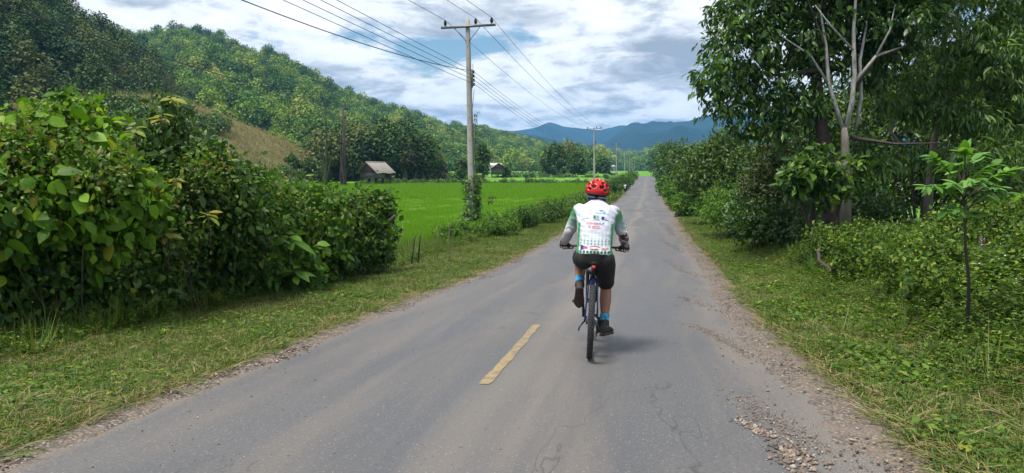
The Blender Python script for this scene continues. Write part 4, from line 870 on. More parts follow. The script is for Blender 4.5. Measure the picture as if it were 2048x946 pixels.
shoots('yellow_shoot', ['yellow young shoot at the very top of the pointed hedge bush', 'yellow shoot below the top of the pointed bush', 'yellow shoot on the left shoulder of the pointed bush', 'yellow shoot hanging in front of the hedge middle', 'yellow shoot low in the dark hedge centre', 'yellow shoot where the pointed bush slopes right', 'yellow shoot low on the hedge beside the grass'],
       [(345, 190, 10.2, 1.0), (322, 228, 10.0, 1.0), (268, 255, 9.7, .9), (350, 355, 9.6, 1.0), (415, 425, 9.7, 1.0), (450, 322, 10.4, 1.1), (330, 460, 9.2, 1.1)], .16, tip_leaves, 8, parent_group='yellow shoots on the hedge')
shoots('broad_leaf_plant', ['broad leaved plant growing out of the hedge foot', 'broad leaved plant under the low hedge bush'], [(575, 470, 11.6, 1.5), (590, 540, 11.5, 1.2)], .26, low_leaves, 9, parent_group='broad leaved plants at the hedge foot')
# bare spiky stems that stick up behind the hedge
e = empty('spiky_stems', at(652, 372, 24), 'clump of thin bare stems rising behind the hedge', 'plant'); b0 = at(652, 372, 24)
for (x, y, r) in [(650, 190, .035), (640, 262, .03), (668, 300, .03), (633, 290, .025)]:
    t = at(x, y, 24) - b0; s = np.linspace(0, 1, 8)[:, None]; P = t * s * np.array([1, 1, 1]) + np.array([.12, 0, 0]) * (s - s * s) * np.sign(650 - x + .1); P[0, 2] -= 1.2; MB().tube(P, np.linspace(r * 1.3, r * .3, 8), 6).part('stem', M_tdark_stem if 'M_tdark_stem' in globals() else plain('green_stem', (.035, .055, .02), .7), e)

# ================================================================== vine on the near pole, bushes along the left verge
pb = np.array(tops[0].location); M_ivy = M_vdark
e = empty('pole_vine', (pb[0], pb[1], gz(pb[0], pb[1])), 'dark climbing vine on the foot of the near pole', 'vine'); o0 = np.array(e.location)
n = 950; zz = 2.5 * rng.random(n) ** 1.8 + .1; a = rng.normal(size=n) * .9 + rng.choice([-.2, 3.3], n, p=[.6, .4]); rr = .22 + .20 * rng.random(n) + .25 * np.exp(-zz * 1.2) * rng.random(n)
pos = np.stack([np.cos(a) * rr - .02, np.sin(a) * rr - .02, zz], 1); ax = norm(np.stack([np.cos(a), np.sin(a), -.9 + 0 * a], 1) + rng.normal(size=(n, 3)) * .4)
V, Fc = place(LEAF8, pos, ax, np.stack([np.cos(a), np.sin(a), .5 + 0 * a], 1), .10 + .12 * rng.random(n), .09 + .09 * rng.random(n)); put('foliage', mesh_from('foliage', V, Fc, [M_ivy]), e)
n = 160; zz = 3 + 2.6 * rng.random(n); a = rng.normal(size=n) * .4 - .1; pos = np.stack([np.cos(a) * .2 + .05 * rng.normal(size=n), np.sin(a) * .2, zz], 1)
V, Fc = place(LEAF8, pos, norm(np.stack([np.cos(a), np.sin(a), -1.2 + 0 * a], 1) + rng.normal(size=(n, 3)) * .3), np.stack([np.cos(a), np.sin(a), .3 + 0 * a], 1), .08 + .08 * rng.random(n), .07); put('foliage', mesh_from('foliage', V, Fc, [M_ivy]), e)
mb = MB()
for k in range(5):
    t = np.linspace(0, 1, 20); a = -.2 + .5 * np.sin(t * 7 + k) + k * .5; mb.tube(np.stack([np.cos(a) * .2, np.sin(a) * .2, t * (3 + 1.2 * k)], 1), .012, 5)
mb.tube([(.2, 0, 1.25), (.6, -.1, 1.3), (.95, -.1, 1.42)], .008, 5); mb.part('stem', M_stem, e)
pos, ax, nr, L, W, _, _ = sprays([(o0 + np.array([.95, -.1, 1.4]), (.24, .2, .18))], 14, 6, (.08, .14), .6, .15); V, Fc = place(LEAF8, pos - o0, ax, nr, L, W); put('hanging_sprig', mesh_from('hanging_sprig', V, Fc, [M_ivy]), e)
GV = 'bushes along the left verge beside the paddy'
def vb(px, py, Y, r, label, mat=M_low, n=420, leaf=(.06, .12), squash=.8, twig=.25):
    r *= .72; c = at(px, py, Y); z0 = gz(c[0], c[1]); g = rng
    lumps = [(np.array([c[0] + g.normal() * r * .45, c[1] + g.normal() * r * .4, z0 + r * squash * (.35 + .8 * g.random())]), r * (.42 + .2 * g.random())) for _ in range(7)]
    return bush('verge_bush', label, 'bush', lumps, mat, n=n, per=6, leaf=leaf, aspect=.55, twig=twig, tpl=LEAF2, stem_mat=M_stem, group=GV, root=(c[0], c[1], z0), stem_r=.018, inner=.4)
vb(935, 470, 26, 1.0, 'low bush at the foot of the near pole', M_low, 560); vb(985, 465, 27, 1.0, 'low bush just right of the near pole', M_low, 560); vb(905, 478, 24, .8, 'small bush left of the near pole foot', M_low, 400)
vb(1020, 455, 29, .9, 'grey green bush between the pole and the dark round verge bush', M_low, 460); vb(1048, 445, 31, 1.15, 'dark round bush in the verge, left of the cyclist', M_vdark, 640); vb(1092, 428, 34, 1.35, 'tallest dark bush in the verge, next to the cyclist', M_vdark, 760)
vb(1128, 420, 39, 1.2, 'leafy bush right behind the cyclist shoulder', M_low, 560, leaf=(.08, .16)); vb(1150, 408, 48, 1.3, 'bush hidden partly behind the cyclist collar', M_low, 400, leaf=(.1, .2))
vb(1222, 385, 84, 1.9, 'dark bush on the verge right of the helmet', M_vdark, 520, leaf=(.14, .28), twig=.4); vb(1236, 376, 102, 2.0, 'second dark bush on the verge right of the helmet', M_vdark, 420, leaf=(.18, .34), twig=.5); vb(1248, 366, 135, 2.0, 'bush on the verge near the walking child', M_low, 340, leaf=(.2, .4), twig=.5); vb(1262, 358, 165, 2.0, 'far verge bush beyond the walking child', M_low, 300, leaf=(.25, .45), twig=.5)
vb(1208, 392, 72, 1.2, 'small bush touching the right side of the helmet', M_low, 320, leaf=(.1, .22), twig=.3)

# ================================================================== big trees and thicket on the right
M_white = plain('lichen_white_bark', (.30, .29, .265), .9, var=.45, scale=7, bump=.5, stretch=(2, 2, .8)); M_brown = plain('brown_trunk_bark', (.062, .046, .036), .9, var=.4, scale=8, bump=.7, stretch=(3, 3, .6))
M_big = leaf_mat('glossy_dark_leaves', [(0, (.018, .050, .010)), (.5, (.036, .092, .014)), (.85, (.070, .150, .018)), (1, (.14, .25, .028))], .28, .36, .45)
M_long = leaf_mat('long_drooping_leaves', [(0, (.030, .078, .012)), (.5, (.064, .14, .018)), (.9, (.12, .22, .026)), (1, (.20, .31, .04))], .3, .4, .45)
def pl(Y, *pp): return np.array([at(x, y, Y + d) for (x, y, d) in pp])
def crowns(rows): return [(at(x, y, Y), (r, r, r * .82)) for (x, y, Y, r) in rows]
base = at(1672, 452, 17.2)
big = tree('big_tree', 'big glossy leaved tree with pale forked limbs right of the road', 'tree', base,
    (pl(17.2, (1668, 470, 0), (1662, 400, 0), (1655, 330, 0), (1642, 250, 0), (1632, 150, .2), (1640, 50, .3), (1650, -80, .4)), [.27, .23, .19, .15, .12, .09, .05]),
    [(pl(16.9, (1600, -40, .3), (1650, 90, 0), (1656, 165, 0), (1672, 215, 0), (1688, 270, 0)), [.02, .03, .04, .045, .05]), (pl(16.9, (1716, -60, .4), (1706, 60, .2), (1708, 150, 0), (1704, 205, 0), (1688, 270, 0)), [.02, .03, .04, .05, .06]),
     (pl(16.9, (1812, 92, .4), (1752, 112, .1), (1708, 175, 0)), [.025, .05, .075]), (pl(16.9, (1640, 140, .2), (1560, 150, .1), (1480, 140, -.2)), [.06, .045, .02]), (pl(17.0, (1700, 275, 0), (1790, 288, -.2), (1890, 286, -.4)), [.05, .03, .012])],
    crowns([(1425, 160, 16.4, .50), (1480, 95, 17, .85), (1445, 215, 16.4, .38), (1525, 185, 17, .70), (1500, 20, 17.3, .95), (1580, 80, 17.5, .90), (1605, 205, 17.2, .62), (1655, 35, 18, 1.0), (1735, 40, 18, .95), (1700, -70, 18, 1.4), (1560, -70, 17.5, 1.2), (1800, 50, 17.6, .9), (1560, 255, 16.8, .40), (1492, 255, 16.7, .30), (1640, 120, 17.6, .6), (1840, -40, 18, 1.2), (1740, 130, 18.2, .7), (1640, 285, 17.4, .40), (1730, 290, 17.6, .42), (1600, -200, 18, 1.5), (1760, -220, 18, 1.6), (1470, 165, 16.8, .5)]),
    M_big, M_brown, n=5000, per=7, leaf=(.10, .27), aspect=.40, twig=.42, tpl=LEAF8, inner=.35, droop=.75, leafobj=300, leafmesh=leaf_variants('leaf', M_big, (.05, .18, .3)))
MB().tube(pl(16.8, (1690, 470, 0), (1692, 360, 0), (1690, 285, 0), (1688, 255, 0)) - base, [.14, .105, .09, .07], 9).part('second_trunk', M_barkpale, big)
mb = MB()      # the pale forked limbs in front
for P_, r_ in [(pl(16.8, (1689, 268, 0), (1672, 215, 0), (1657, 165, 0), (1652, 90, .1), (1640, 20, .2)), [.046, .048, .044, .034, .02]), (pl(16.8, (1689, 268, 0), (1704, 205, 0), (1709, 150, 0), (1707, 60, .1), (1716, -60, .3)), [.058, .056, .052, .04, .02]),
               (pl(16.8, (1709, 165, 0), (1752, 112, .1), (1815, 90, .4)), [.046, .03, .014]), (pl(17.0, (1710, 262, 0), (1722, 195, 0), (1720, 120, .1), (1735, 40, .3)), [.045, .046, .038, .02]), (pl(16.8, (1658, 170, 0), (1620, 110, -.1), (1560, 70, -.2)), [.035, .025, .01]), (pl(16.8, (1752, 112, .1), (1780, 60, .1), (1790, 10, .2)), [.03, .02, .01]), (pl(16.7, (1706, 100, 0), (1660, 50, -.2), (1630, 10, -.2)), [.03, .02, .01])]: mb.tube(P_ - base, r_, 9)
mb.part('pale_limb', M_white, big)
base2 = at(1856, 436, 20)
tree('drooping_leaf_tree', 'tree with long drooping leaves and bare pale twigs, behind the sapling', 'tree', base2,
    (pl(20, (1852, 450, 0), (1858, 380, 0), (1866, 300, 0), (1880, 200, .2), (1900, 90, .3)), [.13, .11, .10, .07, .03]),
    [(pl(19, (1800, 290, 0), (1782, 265, 0), (1790, 232, 0), (1850, 225, .2)), [.05, .045, .035, .02]), (pl(19, (1880, 270, 0), (1950, 210, 0), (2010, 160, 0)), [.04, .028, .012]), (pl(19, (1880, 190, 0), (1980, 175, 0), (2070, 130, 0)), [.04, .03, .015]), (pl(19, (1870, 300, 0), (1930, 320, -.2), (1990, 320, -.4)), [.03, .02, .01])],
    crowns([(1860, 150, 19, .8), (1920, 65, 19.4, 1.0), (1985, 130, 19, .9), (1880, 225, 18.8, .62), (1960, 235, 18.6, .70), (2040, 65, 19.5, 1.0), (2050, 200, 18.8, .9), (1820, 215, 19, .45), (1820, 315, 18.2, .45), (1905, 320, 18, .45), (1760, 330, 18.0, .35), (1990, 310, 18, .45), (1930, -40, 19.5, 1.1), (2060, -50, 19.5, 1.1), (2130, 130, 19, 1.1), (1780, 200, 18.6, .35)]),
    M_long, M_barkpale, n=1900, per=9, leaf=(.14, .34), aspect=.24, twig=.40, tpl=LEAF8, inner=.25, droop=.95, leafobj=300, leafmesh=leaf_variants('leaf', M_long, (.1, .25, .4)))
GT = 'trees and bushes of the right hand thicket'
def thick(name, label, rows, mat, n, leaf=(.12, .22), aspect=.45, Yb=None, root=None, tpl=LEAF2, leafobj=0, leafmesh=None, per=7, twig=.4, cat='bush', inner=.4):
    return bush(name, label, cat, crowns(rows), mat, n=n, per=per, leaf=leaf, aspect=aspect, twig=twig, tpl=tpl, stem_mat=M_brown, group=GT, stem_r=.06, inner=inner, root=at(*root) if root else None, leafobj=leafobj, leafmesh=leafmesh)
thick('thicket_tree', 'dark spreading tree at the road edge left of the big tree', [(1450, 300, 33, 1.0), (1410, 320, 33, .9), (1480, 340, 32, 1.1), (1430, 370, 32, 1.1), (1385, 350, 33, .8), (1500, 390, 31, 1.0), (1450, 275, 34, .6), (1400, 390, 33, .8), (1460, 400, 31, .9)], M_tdark, 1500, (.14, .26), cat='tree')
thick('thicket_bush', 'bright green bush beside the road in front of the dark spreading tree', [(1450, 425, 24, .7), (1480, 410, 24, .75), (1420, 420, 26, .6), (1500, 430, 23, .6), (1440, 400, 25, .6)], M_low, 900, (.08, .15))
thick('thicket_bush', 'brown tinged bush left of the big tree trunk', [(1545, 330, 20, .7), (1575, 320, 20, .7), (1525, 370, 20, .6), (1585, 370, 20, .7), (1560, 295, 20, .35), (1550, 410, 19.5, .7), (1600, 420, 19, .7)], leaf_mat('brown_tinged_leaves', [(0, (.022, .05, .012)), (.6, (.045, .085, .016)), (.9, (.10, .12, .03)), (1, (.15, .11, .04))], .25), 1000, (.09, .17))
thick('thicket_bush', 'dark undergrowth behind the big tree trunk', [(1620, 400, 22, .9), (1700, 380, 23, .8), (1740, 400, 22, .8), (1660, 350, 23, .8), (1740, 330, 23, .7), (1590, 440, 20, .7), (1720, 425, 20, .6), (1780, 430, 20, .5)], M_big, 1300, (.12, .22))
thick('thicket_tree', 'dark leafy tree filling the gap right of the white limbs', [(1760, 240, 24, 1.1), (1800, 270, 24, 1.0), (1740, 180, 25, 1.1), (1830, 200, 25, 1.1), (1900, 280, 24, 1.0), (1960, 300, 25, 1.2), (1890, 170, 26, 1.3), (1980, 210, 26, 1.3), (1930, 350, 24, .8)], M_tdark, 1900, (.14, .26), cat='tree', root=(1830, 430, 24))
thick('thicket_tree', 'dark tree at the right edge of the picture', [(2020, 380, 22, 1.1), (2070, 320, 23, 1.4), (1970, 400, 22, .7), (2040, 440, 20, .8), (2100, 420, 20, 1.1), (2030, 300, 24, .9)], M_tdark, 1500, (.13, .25), cat='tree')
thick('thicket_tree', 'yellowish crown at the right edge behind the dark trees', [(2030, 210, 30, 1.0), (2060, 250, 30, 1.1), (2000, 270, 30, 1.0), (2080, 200, 30, 1.2), (2010, 330, 29, 1.1)], M_tyel, 1100, (.14, .26), cat='tree')
thick('thicket_bush', 'dark bush on the road edge behind the bright green bush', [(1530, 440, 19, .6), (1490, 450, 19.5, .5), (1570, 450, 18.5, .6), (1620, 460, 17.5, .5), (1500, 410, 20.5, .6), (1540, 410, 20.5, .5)], M_big, 1000, (.09, .17))
thick('shoot_bush', 'bush of large pale green leaf rosettes in front of the big tree trunk', [(1610, 345, 14.6, .42), (1650, 325, 14.8, .36), (1590, 365, 14.5, .28), (1665, 370, 14.7, .40), (1640, 390, 14.6, .30), (1700, 345, 14.9, .34), (1625, 305, 14.9, .18)], M_vdark, 210, (.17, .29), aspect=.40, root=(1660, 440, 15.2), tpl=LEAF8, leafobj=230, leafmesh=dark_leaves, twig=.2, inner=.6)
for i, (px, py, Y, r) in enumerate([(1395, 405, 40, .9), (1378, 392, 50, 1.1), (1366, 382, 62, 1.2), (1352, 372, 82, 1.4), (1342, 364, 110, 1.6), (1333, 358, 150, 1.8), (1412, 372, 42, 1.3), (1390, 350, 55, 1.6), (1372, 345, 70, 1.8)]):
    c = at(px, py, Y); lab = ['first', 'second', 'third', 'fourth', 'fifth', 'sixth'][i] + ' low bush going away along the right verge past the thicket' if i < 6 else ['tall dark bush', 'tall dark bush further back', 'farthest tall dark bush'][i - 6] + ' behind the low right verge bushes'
    lumps = [(c + np.array([rng.normal() * r * .5, rng.normal() * r * .6, rng.normal() * r * .3 + (r * .5 if i > 5 else 0)]), r * (.5 + .25 * rng.random())) for _ in range(6)]
    bush('roadside_bush', lab, 'bush', lumps, [M_low, M_tdark][i > 5], n=520, per=6, leaf=(.10 + Y * .0012, .2 + Y * .0022), aspect=.5, twig=.4, tpl=LEAF2, group='bushes along the right verge', stem_mat=M_stem, inner=.35)
thick('bank_thicket', 'dense leafy bank of bushes right of the sapling', [(1990, 440, 11, .40), (2050, 430, 11, .45), (2040, 490, 9, .34), (1960, 450, 12.5, .4), (2090, 510, 8.5, .4)], M_weed, 1000, (.03, .10), aspect=.6, twig=.25)
thick('bank_thicket', 'leafy mound of weeds under the big tree at the verge', [(1650, 478, 13.5, .34), (1720, 472, 13, .36), (1690, 505, 11.5, .3), (1770, 478, 12, .34)], M_weed, 800, (.03, .10), aspect=.6, twig=.25)
thick('bank_thicket', 'weedy mound between the big tree and the sapling', [(1830, 490, 10.5, .34), (1880, 500, 9.5, .32), (1780, 520, 9.5, .28), (1850, 555, 8.0, .26), (1900, 450, 12.5, .4)], M_weed, 900, (.03, .10), aspect=.6, twig=.25)
thick('thicket_tree', 'dark green wall of foliage at the back of the thicket', [(1560, 350, 28, 1.3), (1640, 300, 28, 1.5), (1720, 330, 28, 1.4), (1800, 360, 28, 1.2), (1880, 370, 27, 1.2), (1620, 230, 29, 1.4), (1700, 250, 29, 1.4), (1960, 340, 27, 1.4), (1540, 290, 29, 1.0), (1920, 240, 28, 1.5), (1800, 150, 29, 1.6)], M_tdark, 2600, (.16, .34), cat='tree', root=(1700, 440, 28))
# sapling with big soft leaves
M_sap = leaf_mat('soft_pale_green_leaves', [(0, (.07, .18, .035)), (.5, (.12, .27, .05)), (1, (.19, .36, .075))], .36, .5, .35); sap_leaves = leaf_variants('leaf', M_sap, (.1, .22, .35), heart=True)
sb0 = at(1937, 640, 6.9); sb0[2] = gz(sb0[0], sb0[1]); sap = empty('sapling', sb0, 'young sapling with large soft leaves on a thin dark stem', 'sapling')
stemP = np.array([sb0 - np.array([0, 0, .1]), at(1938, 560, 6.9), at(1931, 500, 6.88), at(1930, 430, 6.9), at(1926, 370, 6.9), at(1930, 325, 6.9)]); M_sapst = plain('dark_sapling_stem', (.045, .035, .025), .8)
MB().tube(stemP - sb0, [.018, .016, .014, .012, .010, .006], 8).part('stem', M_sapst, sap); tw = MB(); LPos = []; LAx = []; LL = []
for (x, y, dy, k, x0, y0) in [(1862, 312, -.1, 6, 1926, 395), (1850, 372, -.3, 6, 1927, 410), (1895, 330, .2, 6, 1926, 370), (1985, 330, .1, 9, 1927, 390), (2030, 340, -.1, 9, 1927, 405), (1960, 310, .2, 7, 1928, 360), (1930, 305, 0, 6, 1929, 340), (1900, 420, -.3, 5, 1929, 440), (2000, 375, -.4, 8, 1928, 430), (1955, 360, -.4, 7, 1927, 400), (2045, 390, .2, 6, 1928, 420), (1950, 430, -.2, 4, 1930, 450), (1905, 370, -.3, 5, 1927, 400)]:
    a = at(x0, y0, 6.9); b_ = at(x, y, 6.9 + dy); s = np.linspace(0, 1, 6)[:, None]; P_ = a * (1 - s) + b_ * s + np.array([0, 0, .07]) * np.sin(s * math.pi); tw.tube(P_ - sb0, np.linspace(.008, .003, 6), 5)
    k = int(k * 3.2)
    for q in range(k):
        t = .35 + .65 * (q + 1) / k; p = a * (1 - t) + b_ * t + np.array([0, 0, .07]) * math.sin(t * math.pi); d = norm(b_ - a); sd = np.cross(d, [0, 0, 1]) * (1 if q % 2 else -1)
        LPos.append(p); LAx.append(d * (.4 + .6 * t) + sd * (.9 if q < k - 1 else 0) + np.array([0, 0, -.25 - .25 * rng.random()]) + rng.normal(size=3) * .25); LL.append(.08 + .085 * rng.random())
tw.part('twig', M_sapst, sap); LL = np.array(LL); leaf_objects(sap, (np.array(LPos), norm(np.array(LAx)), np.tile([0, -.15, 1.0], (len(LL), 1)) + rng.normal(size=(len(LL), 3)) * .18, LL, LL * .58), sb0, sap_leaves)
# pointed grass like plant and a broad torn leaf plant in the right verge
M_spike = leaf_mat('striped_blade', [(0, (.07, .17, .03)), (1, (.14, .27, .06))], .35, .45, .4); c = hit(1620, 552)
e = empty('blade_plant', c, 'fan of broad pointed pale blades in the right verge', 'plant')
for (dx, L_, ln) in [(-.55, .42, .9), (-.25, .46, .3), (.0, .5, .05), (.25, .42, .3), (.6, .38, .9), (-.9, .36, 1.4), (.9, .34, 1.5)]:
    s = np.linspace(0, 1, 9)[:, None]; ctr = np.concatenate([dx * L_ * .7 * s + .0 * s, -.12 * s * abs(dx), L_ * (s - .30 * ln * s * s)], 1); w = .034 * np.sin(np.clip(s * .86 + .14, 0, 1) * math.pi) ** .7
    V = np.concatenate([ctr - np.concatenate([w * .8, w * .6, 0 * w], 1), ctr + np.array([0, -.008, 0]), ctr + np.concatenate([w * .8, -w * .6, 0 * w], 1)]); Q = [(i, i + 1, 9 + i + 1, 9 + i) for i in range(8)] + [(9 + i, 10 + i, 19 + i, 18 + i) for i in range(8)]
    put('leaf', mesh_from('leaf', V, np.array(Q), [M_spike], smooth=True), e)

# ================================================================== verges: grass, straw, weeds, gravel
M_flower = plain('white_flower', (.75, .75, .72), .6, var=.05)
def weed(n, h, leaf, rad, mat, flower=0, g=rng):
    ns = 5; V_ = []; F_ = []; off = 0; pos = []; ax = []
    for s in range(ns):
        a = g.random() * 6.3; top = np.array([math.cos(a) * rad, math.sin(a) * rad, h * (.6 + .5 * g.random())]); b_ = top * np.array([.25, .25, 0])
        for q in range(n // ns):
            t = .15 + .85 * (q + g.random()) / (n // ns); pos.append(b_ * (1 - t) + top * t); an = q * 2.4 + s; ax.append((math.cos(an), math.sin(an), .25 - .5 * g.random()))
    pos = np.array(pos); ax = norm(np.array(ax) + g.normal(size=(len(pos), 3)) * .2); L = leaf * (.6 + .7 * g.random(len(pos))); V, Fc = place(LEAF2, pos, ax, np.tile([0, 0, 1.0], (len(pos), 1)) + g.normal(size=(len(pos), 3)) * .3, L, L * .6)
    mats = [mat]; mi = np.zeros(len(Fc), int)
    if flower:
        fp = np.stack([g.normal(size=flower) * rad * .8, g.normal(size=flower) * rad * .8, h * (.9 + .25 * g.random(flower))], 1); v2, f2 = place(LEAF2, np.repeat(fp, 3, 0), norm(g.normal(size=(flower * 3, 3))), np.tile([0, 0, 1.0], (flower * 3, 1)), .012, .011); V2 = np.concatenate([V, v2]); Fc = np.concatenate([Fc, f2 + len(V)]); V = V2; mi = np.concatenate([mi, np.ones(len(f2), int)]); mats = [mat, M_flower]
    return mesh_from('weed_kind', V, Fc, mats, mi)
gk = [blades(48, .13, (.04, .12), .008, 1.3, M_grass, 'grass_kind') for _ in range(4)]; sk = [blades(22, .14, (.06, .19), .005, 1, M_straw, 'straw_kind', lie=True) for _ in range(3)] + [blades(22, .14, (.06, .19), .007, 1, M_grass, 'cut_grass_kind', lie=True) for _ in range(2)]
wk = [weed(40, .06, .030, .10, M_weed) for _ in range(3)]; wt = [weed(120, .30, .050, .17, M_weed) for _ in range(4)] + [weed(90, .36, .042, .15, M_weed, 3)]; tg = [blades(26, .06, (.35, .75), .010, .9, M_grass, 'tall_grass_kind') for _ in range(3)]
def verge(n, side, a, b, y0=2.6, y1=40, pw=1.9):
    y = y0 + (y1 - y0) * rng.random(n) ** pw; k = a + (b - a) * rng.random(n); x = road_x(y) + side * (road_w(y) / 2 + k); return np.stack([x, y, ground(x, y)], 1), k
def clump_mask(P, sc, thr): return np.array([mn.noise(Vector((p[0] * sc, p[1] * sc, 3.1))) for p in P]) > thr
P, k = verge(15000, -1, .16, 3.8); m = clump_mask(P, .9, -.22) | (rng.random(len(P)) < .25); P = P[m]; scatter('left_verge_grass', P, gk + wk[:1], (.55 + .9 * rng.random(len(P))) * (1 + .01 * P[:, 1]), 'short cut grass on the left verge', 'grass')
P, k = verge(14000, -1, .06, 3.2); scatter('left_verge_straw', P, sk, .5 + .9 * rng.random(len(P)), 'dry mown straw and stalks lying on the left verge', 'straw')
P, k = verge(5200, -1, .4, 4.0); m = clump_mask(P, .6, .02) | (k > 2.7); P = P[m]; scatter('left_verge_weeds', P, wk, .8 + 1.3 * rng.random(len(P)), 'small broad leaved weeds on the left verge', 'weeds')
P, k = verge(1500, -1, 2.5, 4.4, 4, 26, 1.4); scatter('hedge_foot_weeds', P, wt[:4] + tg[:2], .45 + .6 * rng.random(len(P)), 'weeds and grass along the foot of the hedge', 'weeds')
gkR = [blades(48, .13, (.04, .12), .008, 1.3, M_weed, 'green_grass_kind') for _ in range(3)]; P, k = verge(14000, 1, .28, 4.5); P = P[clump_mask(P, 1.1, -.10) | (rng.random(len(P)) < .22)]; scatter('right_verge_grass', P, gkR[:2] + gk[:2] + wk, (.6 + .9 * rng.random(len(P))) * (1 + .01 * P[:, 1]), 'short grass on the right verge', 'grass')
P, k = verge(9500, 1, .15, 3.6); scatter('right_verge_straw', P, sk, .6 + .9 * rng.random(len(P)), 'cut stalks and straw lying on the right verge', 'straw')
P, k = verge(15000, 1, .8, 8.0, 2.4, 24, 1.7); m = (k > 1.25 + .4 * np.sin(P[:, 1] * .9) + .5 * rng.random(len(P))) | (rng.random(len(P)) < .12); P, k = P[m], k[m]; scatter('right_bank_weeds', P, wt, (.45 + 1.0 * rng.random(len(P)) ** 2) * (.40 + .85 * sstep(.8, 3.4, k)), 'lush weeds with tiny white flowers on the right bank', 'weeds')
P, k = verge(7000, 1, .40, 3.8, 2.6, 24, 1.8); P = P[clump_mask(P, .7, -.05)]; scatter('right_verge_weeds', P, wk, .8 + 1.5 * rng.random(len(P)), 'small broad leaved weeds on the right verge', 'weeds')
P, k = verge(160, 1, .9, 6, 2.6, 20, 1.5); scatter('right_bank_grass', P, tg, .4 + .6 * rng.random(len(P)), 'tall loose grass among the right bank weeds', 'grass')
y = 40 + 150 * rng.random(6000) ** 1.5; s = rng.choice([-1, 1], 6000); k = .1 + 4.2 * rng.random(6000); x = road_x(y) + s * (road_w(y) / 2 + k); P = np.stack([x, y, ground(x, y)], 1); scatter('distant_verge_grass', P, gk + wt[:2] + sk[:2], 1.0 + 1.6 * rng.random(len(P)), 'rough grass on the verges further along the road', 'grass')
def stone(g=rng):
    mb = MB(); mb.ball((0, 0, .25), (1, .8, .55), 7, 5); V, Fs = mb.arrays(); V = V * (1 + .22 * g.normal(size=(len(V), 1))); return V, Fs
M_stone = forest_mat('gravel_stone', [(0, (.08, .07, .06)), (.35, (.15, .125, .105)), (.6, (.21, .135, .095)), (.8, (.26, .21, .165)), (1, (.34, .315, .285))], 0.0, .3)
stones = [mesh_from('stone_kind', *stone(), [M_stone]) for _ in range(5)]
def gravel_band(n, side, mu, sd, y0, y1, size, pw=1.8):
    y = y0 + (y1 - y0) * rng.random(n) ** pw; k = mu + sd * rng.normal(size=n) + .16 * np.sin(y * 1.7) + .08 * np.sin(y * 4.3); x = road_x(y) + side * (road_w(y) / 2 + k); z = np.where(k < 0, road_z(y) + .010, ground(x, y) - .004)
    return np.stack([x, y, z], 1), size[0] + (size[1] - size[0]) * rng.random(n) ** 3
P, s = gravel_band(7000, -1, .05, .10, 2.8, 30, (.004, .018)); scatter('left_gravel', P, stones, s, 'reddish gravel along the left edge of the asphalt', 'gravel')
P, s = gravel_band(9000, 1, .16, .22, 2.8, 34, (.003, .015)); scatter('right_gravel', P, stones, s, 'reddish gravel along the right edge of the asphalt', 'gravel')
def streak(pp, n, w, size):
    A = np.array([hit(*q) for q in pp]); t = rng.random(n) * (len(A) - 1); i = np.minimum(t.astype(int), len(A) - 2); f = (t - i)[:, None]; P = A[i] * (1 - f) + A[i + 1] * f; P[:, 0] += rng.normal(size=n) * w; P[:, 1] += rng.normal(size=n) * w * 1.6; P[:, 2] = road_z(P[:, 1]) + .010; return P, size[0] + (size[1] - size[0]) * rng.random(n) ** 3
S = [streak(((1380, 650), (1440, 675), (1500, 715)), 700, .04, (.004, .010)), streak(((1475, 795), (1530, 835), (1580, 870), (1640, 905)), 900, .075, (.003, .010)), streak(((1480, 845), (1530, 872)), 220, .03, (.005, .014)), streak(((1360, 594), (1410, 612)), 200, .05, (.005, .012)),
     streak(((1330, 520), (1360, 540), (1395, 552)), 260, .06, (.006, .014)), streak(((1320, 480), (1345, 492), (1365, 506)), 240, .07, (.007, .016)), streak(((1250, 421), (1290, 422), (1340, 424)), 500, .35, (.012, .035)), streak(((1310, 440), (1335, 455), (1345, 470)), 260, .1, (.01, .02)), streak(((1575, 900), (1600, 940)), 300, .06, (.006, .02))]
scatter('loose_gravel', np.concatenate([q[0] for q in S]), stones, np.concatenate([q[1] for q in S]), 'loose gravel streaks lying on the right of the road', 'gravel')
n = 900; y = 3 + 16 * rng.random(n) ** 1.6; k = (rng.random(n) - .5) * road_w(y); P = np.stack([road_x(y) + k, y, road_z(y) + .011], 1); scatter('road_grit', P, stones, .003 + .005 * rng.random(n), 'scattered grit lying on the asphalt', 'grit')
# sticks by the paddy
M_stick = plain('bleached_stick', (.24, .21, .15), .9, var=.25); M_dstick = plain('dark_dead_wood', (.06, .05, .04), .9)
def stick(pts, r, label, mat, name='stick'):
    P_ = np.array(pts); o = P_[0].copy(); e = MB().tube(P_ - o, np.linspace(r, r * .55, len(P_)), 7).part(name, mat, loc=o, label=label, cat='stick', group='sticks at the paddy edge')
a = hit(882, 489); b_ = at(925, 476, a[1] + 1.2); stick([a + np.array([0, 0, .03]), (a + b_) / 2 + np.array([0, 0, .02]), b_], .03, 'pale dead branch lying on the verge below the near pole', M_stick)
for (x0, y0, x1, y1, r, l, m) in [(803, 492, 805, 450, .011, 'thin tan stake standing right beside the hedge end', M_stick), (792, 492, 793, 455, .009, 'leftmost thin stake beside the hedge end', M_stick), (822, 482, 835, 467, .020, 'short dark broken branch leaning left of the other near the paddy', M_dstick), (835, 486, 843, 462, .022, 'dark broken branch standing upright near the paddy', M_dstick), (875, 474, 873, 452, .009, 'thin dry stalk standing in the paddy edge left of the pole', M_stick), (898, 470, 897, 446, .009, 'dry stalk standing nearest the pole on its left', M_stick)]:
    Y = 17.2; A = at(x0, y0, Y); A[2] = gz(A[0], A[1]) - .03; stick([A, at((x0 + x1) / 2 + 1, (y0 + y1) / 2, Y), at(x1, y1, Y)], r, l, m)
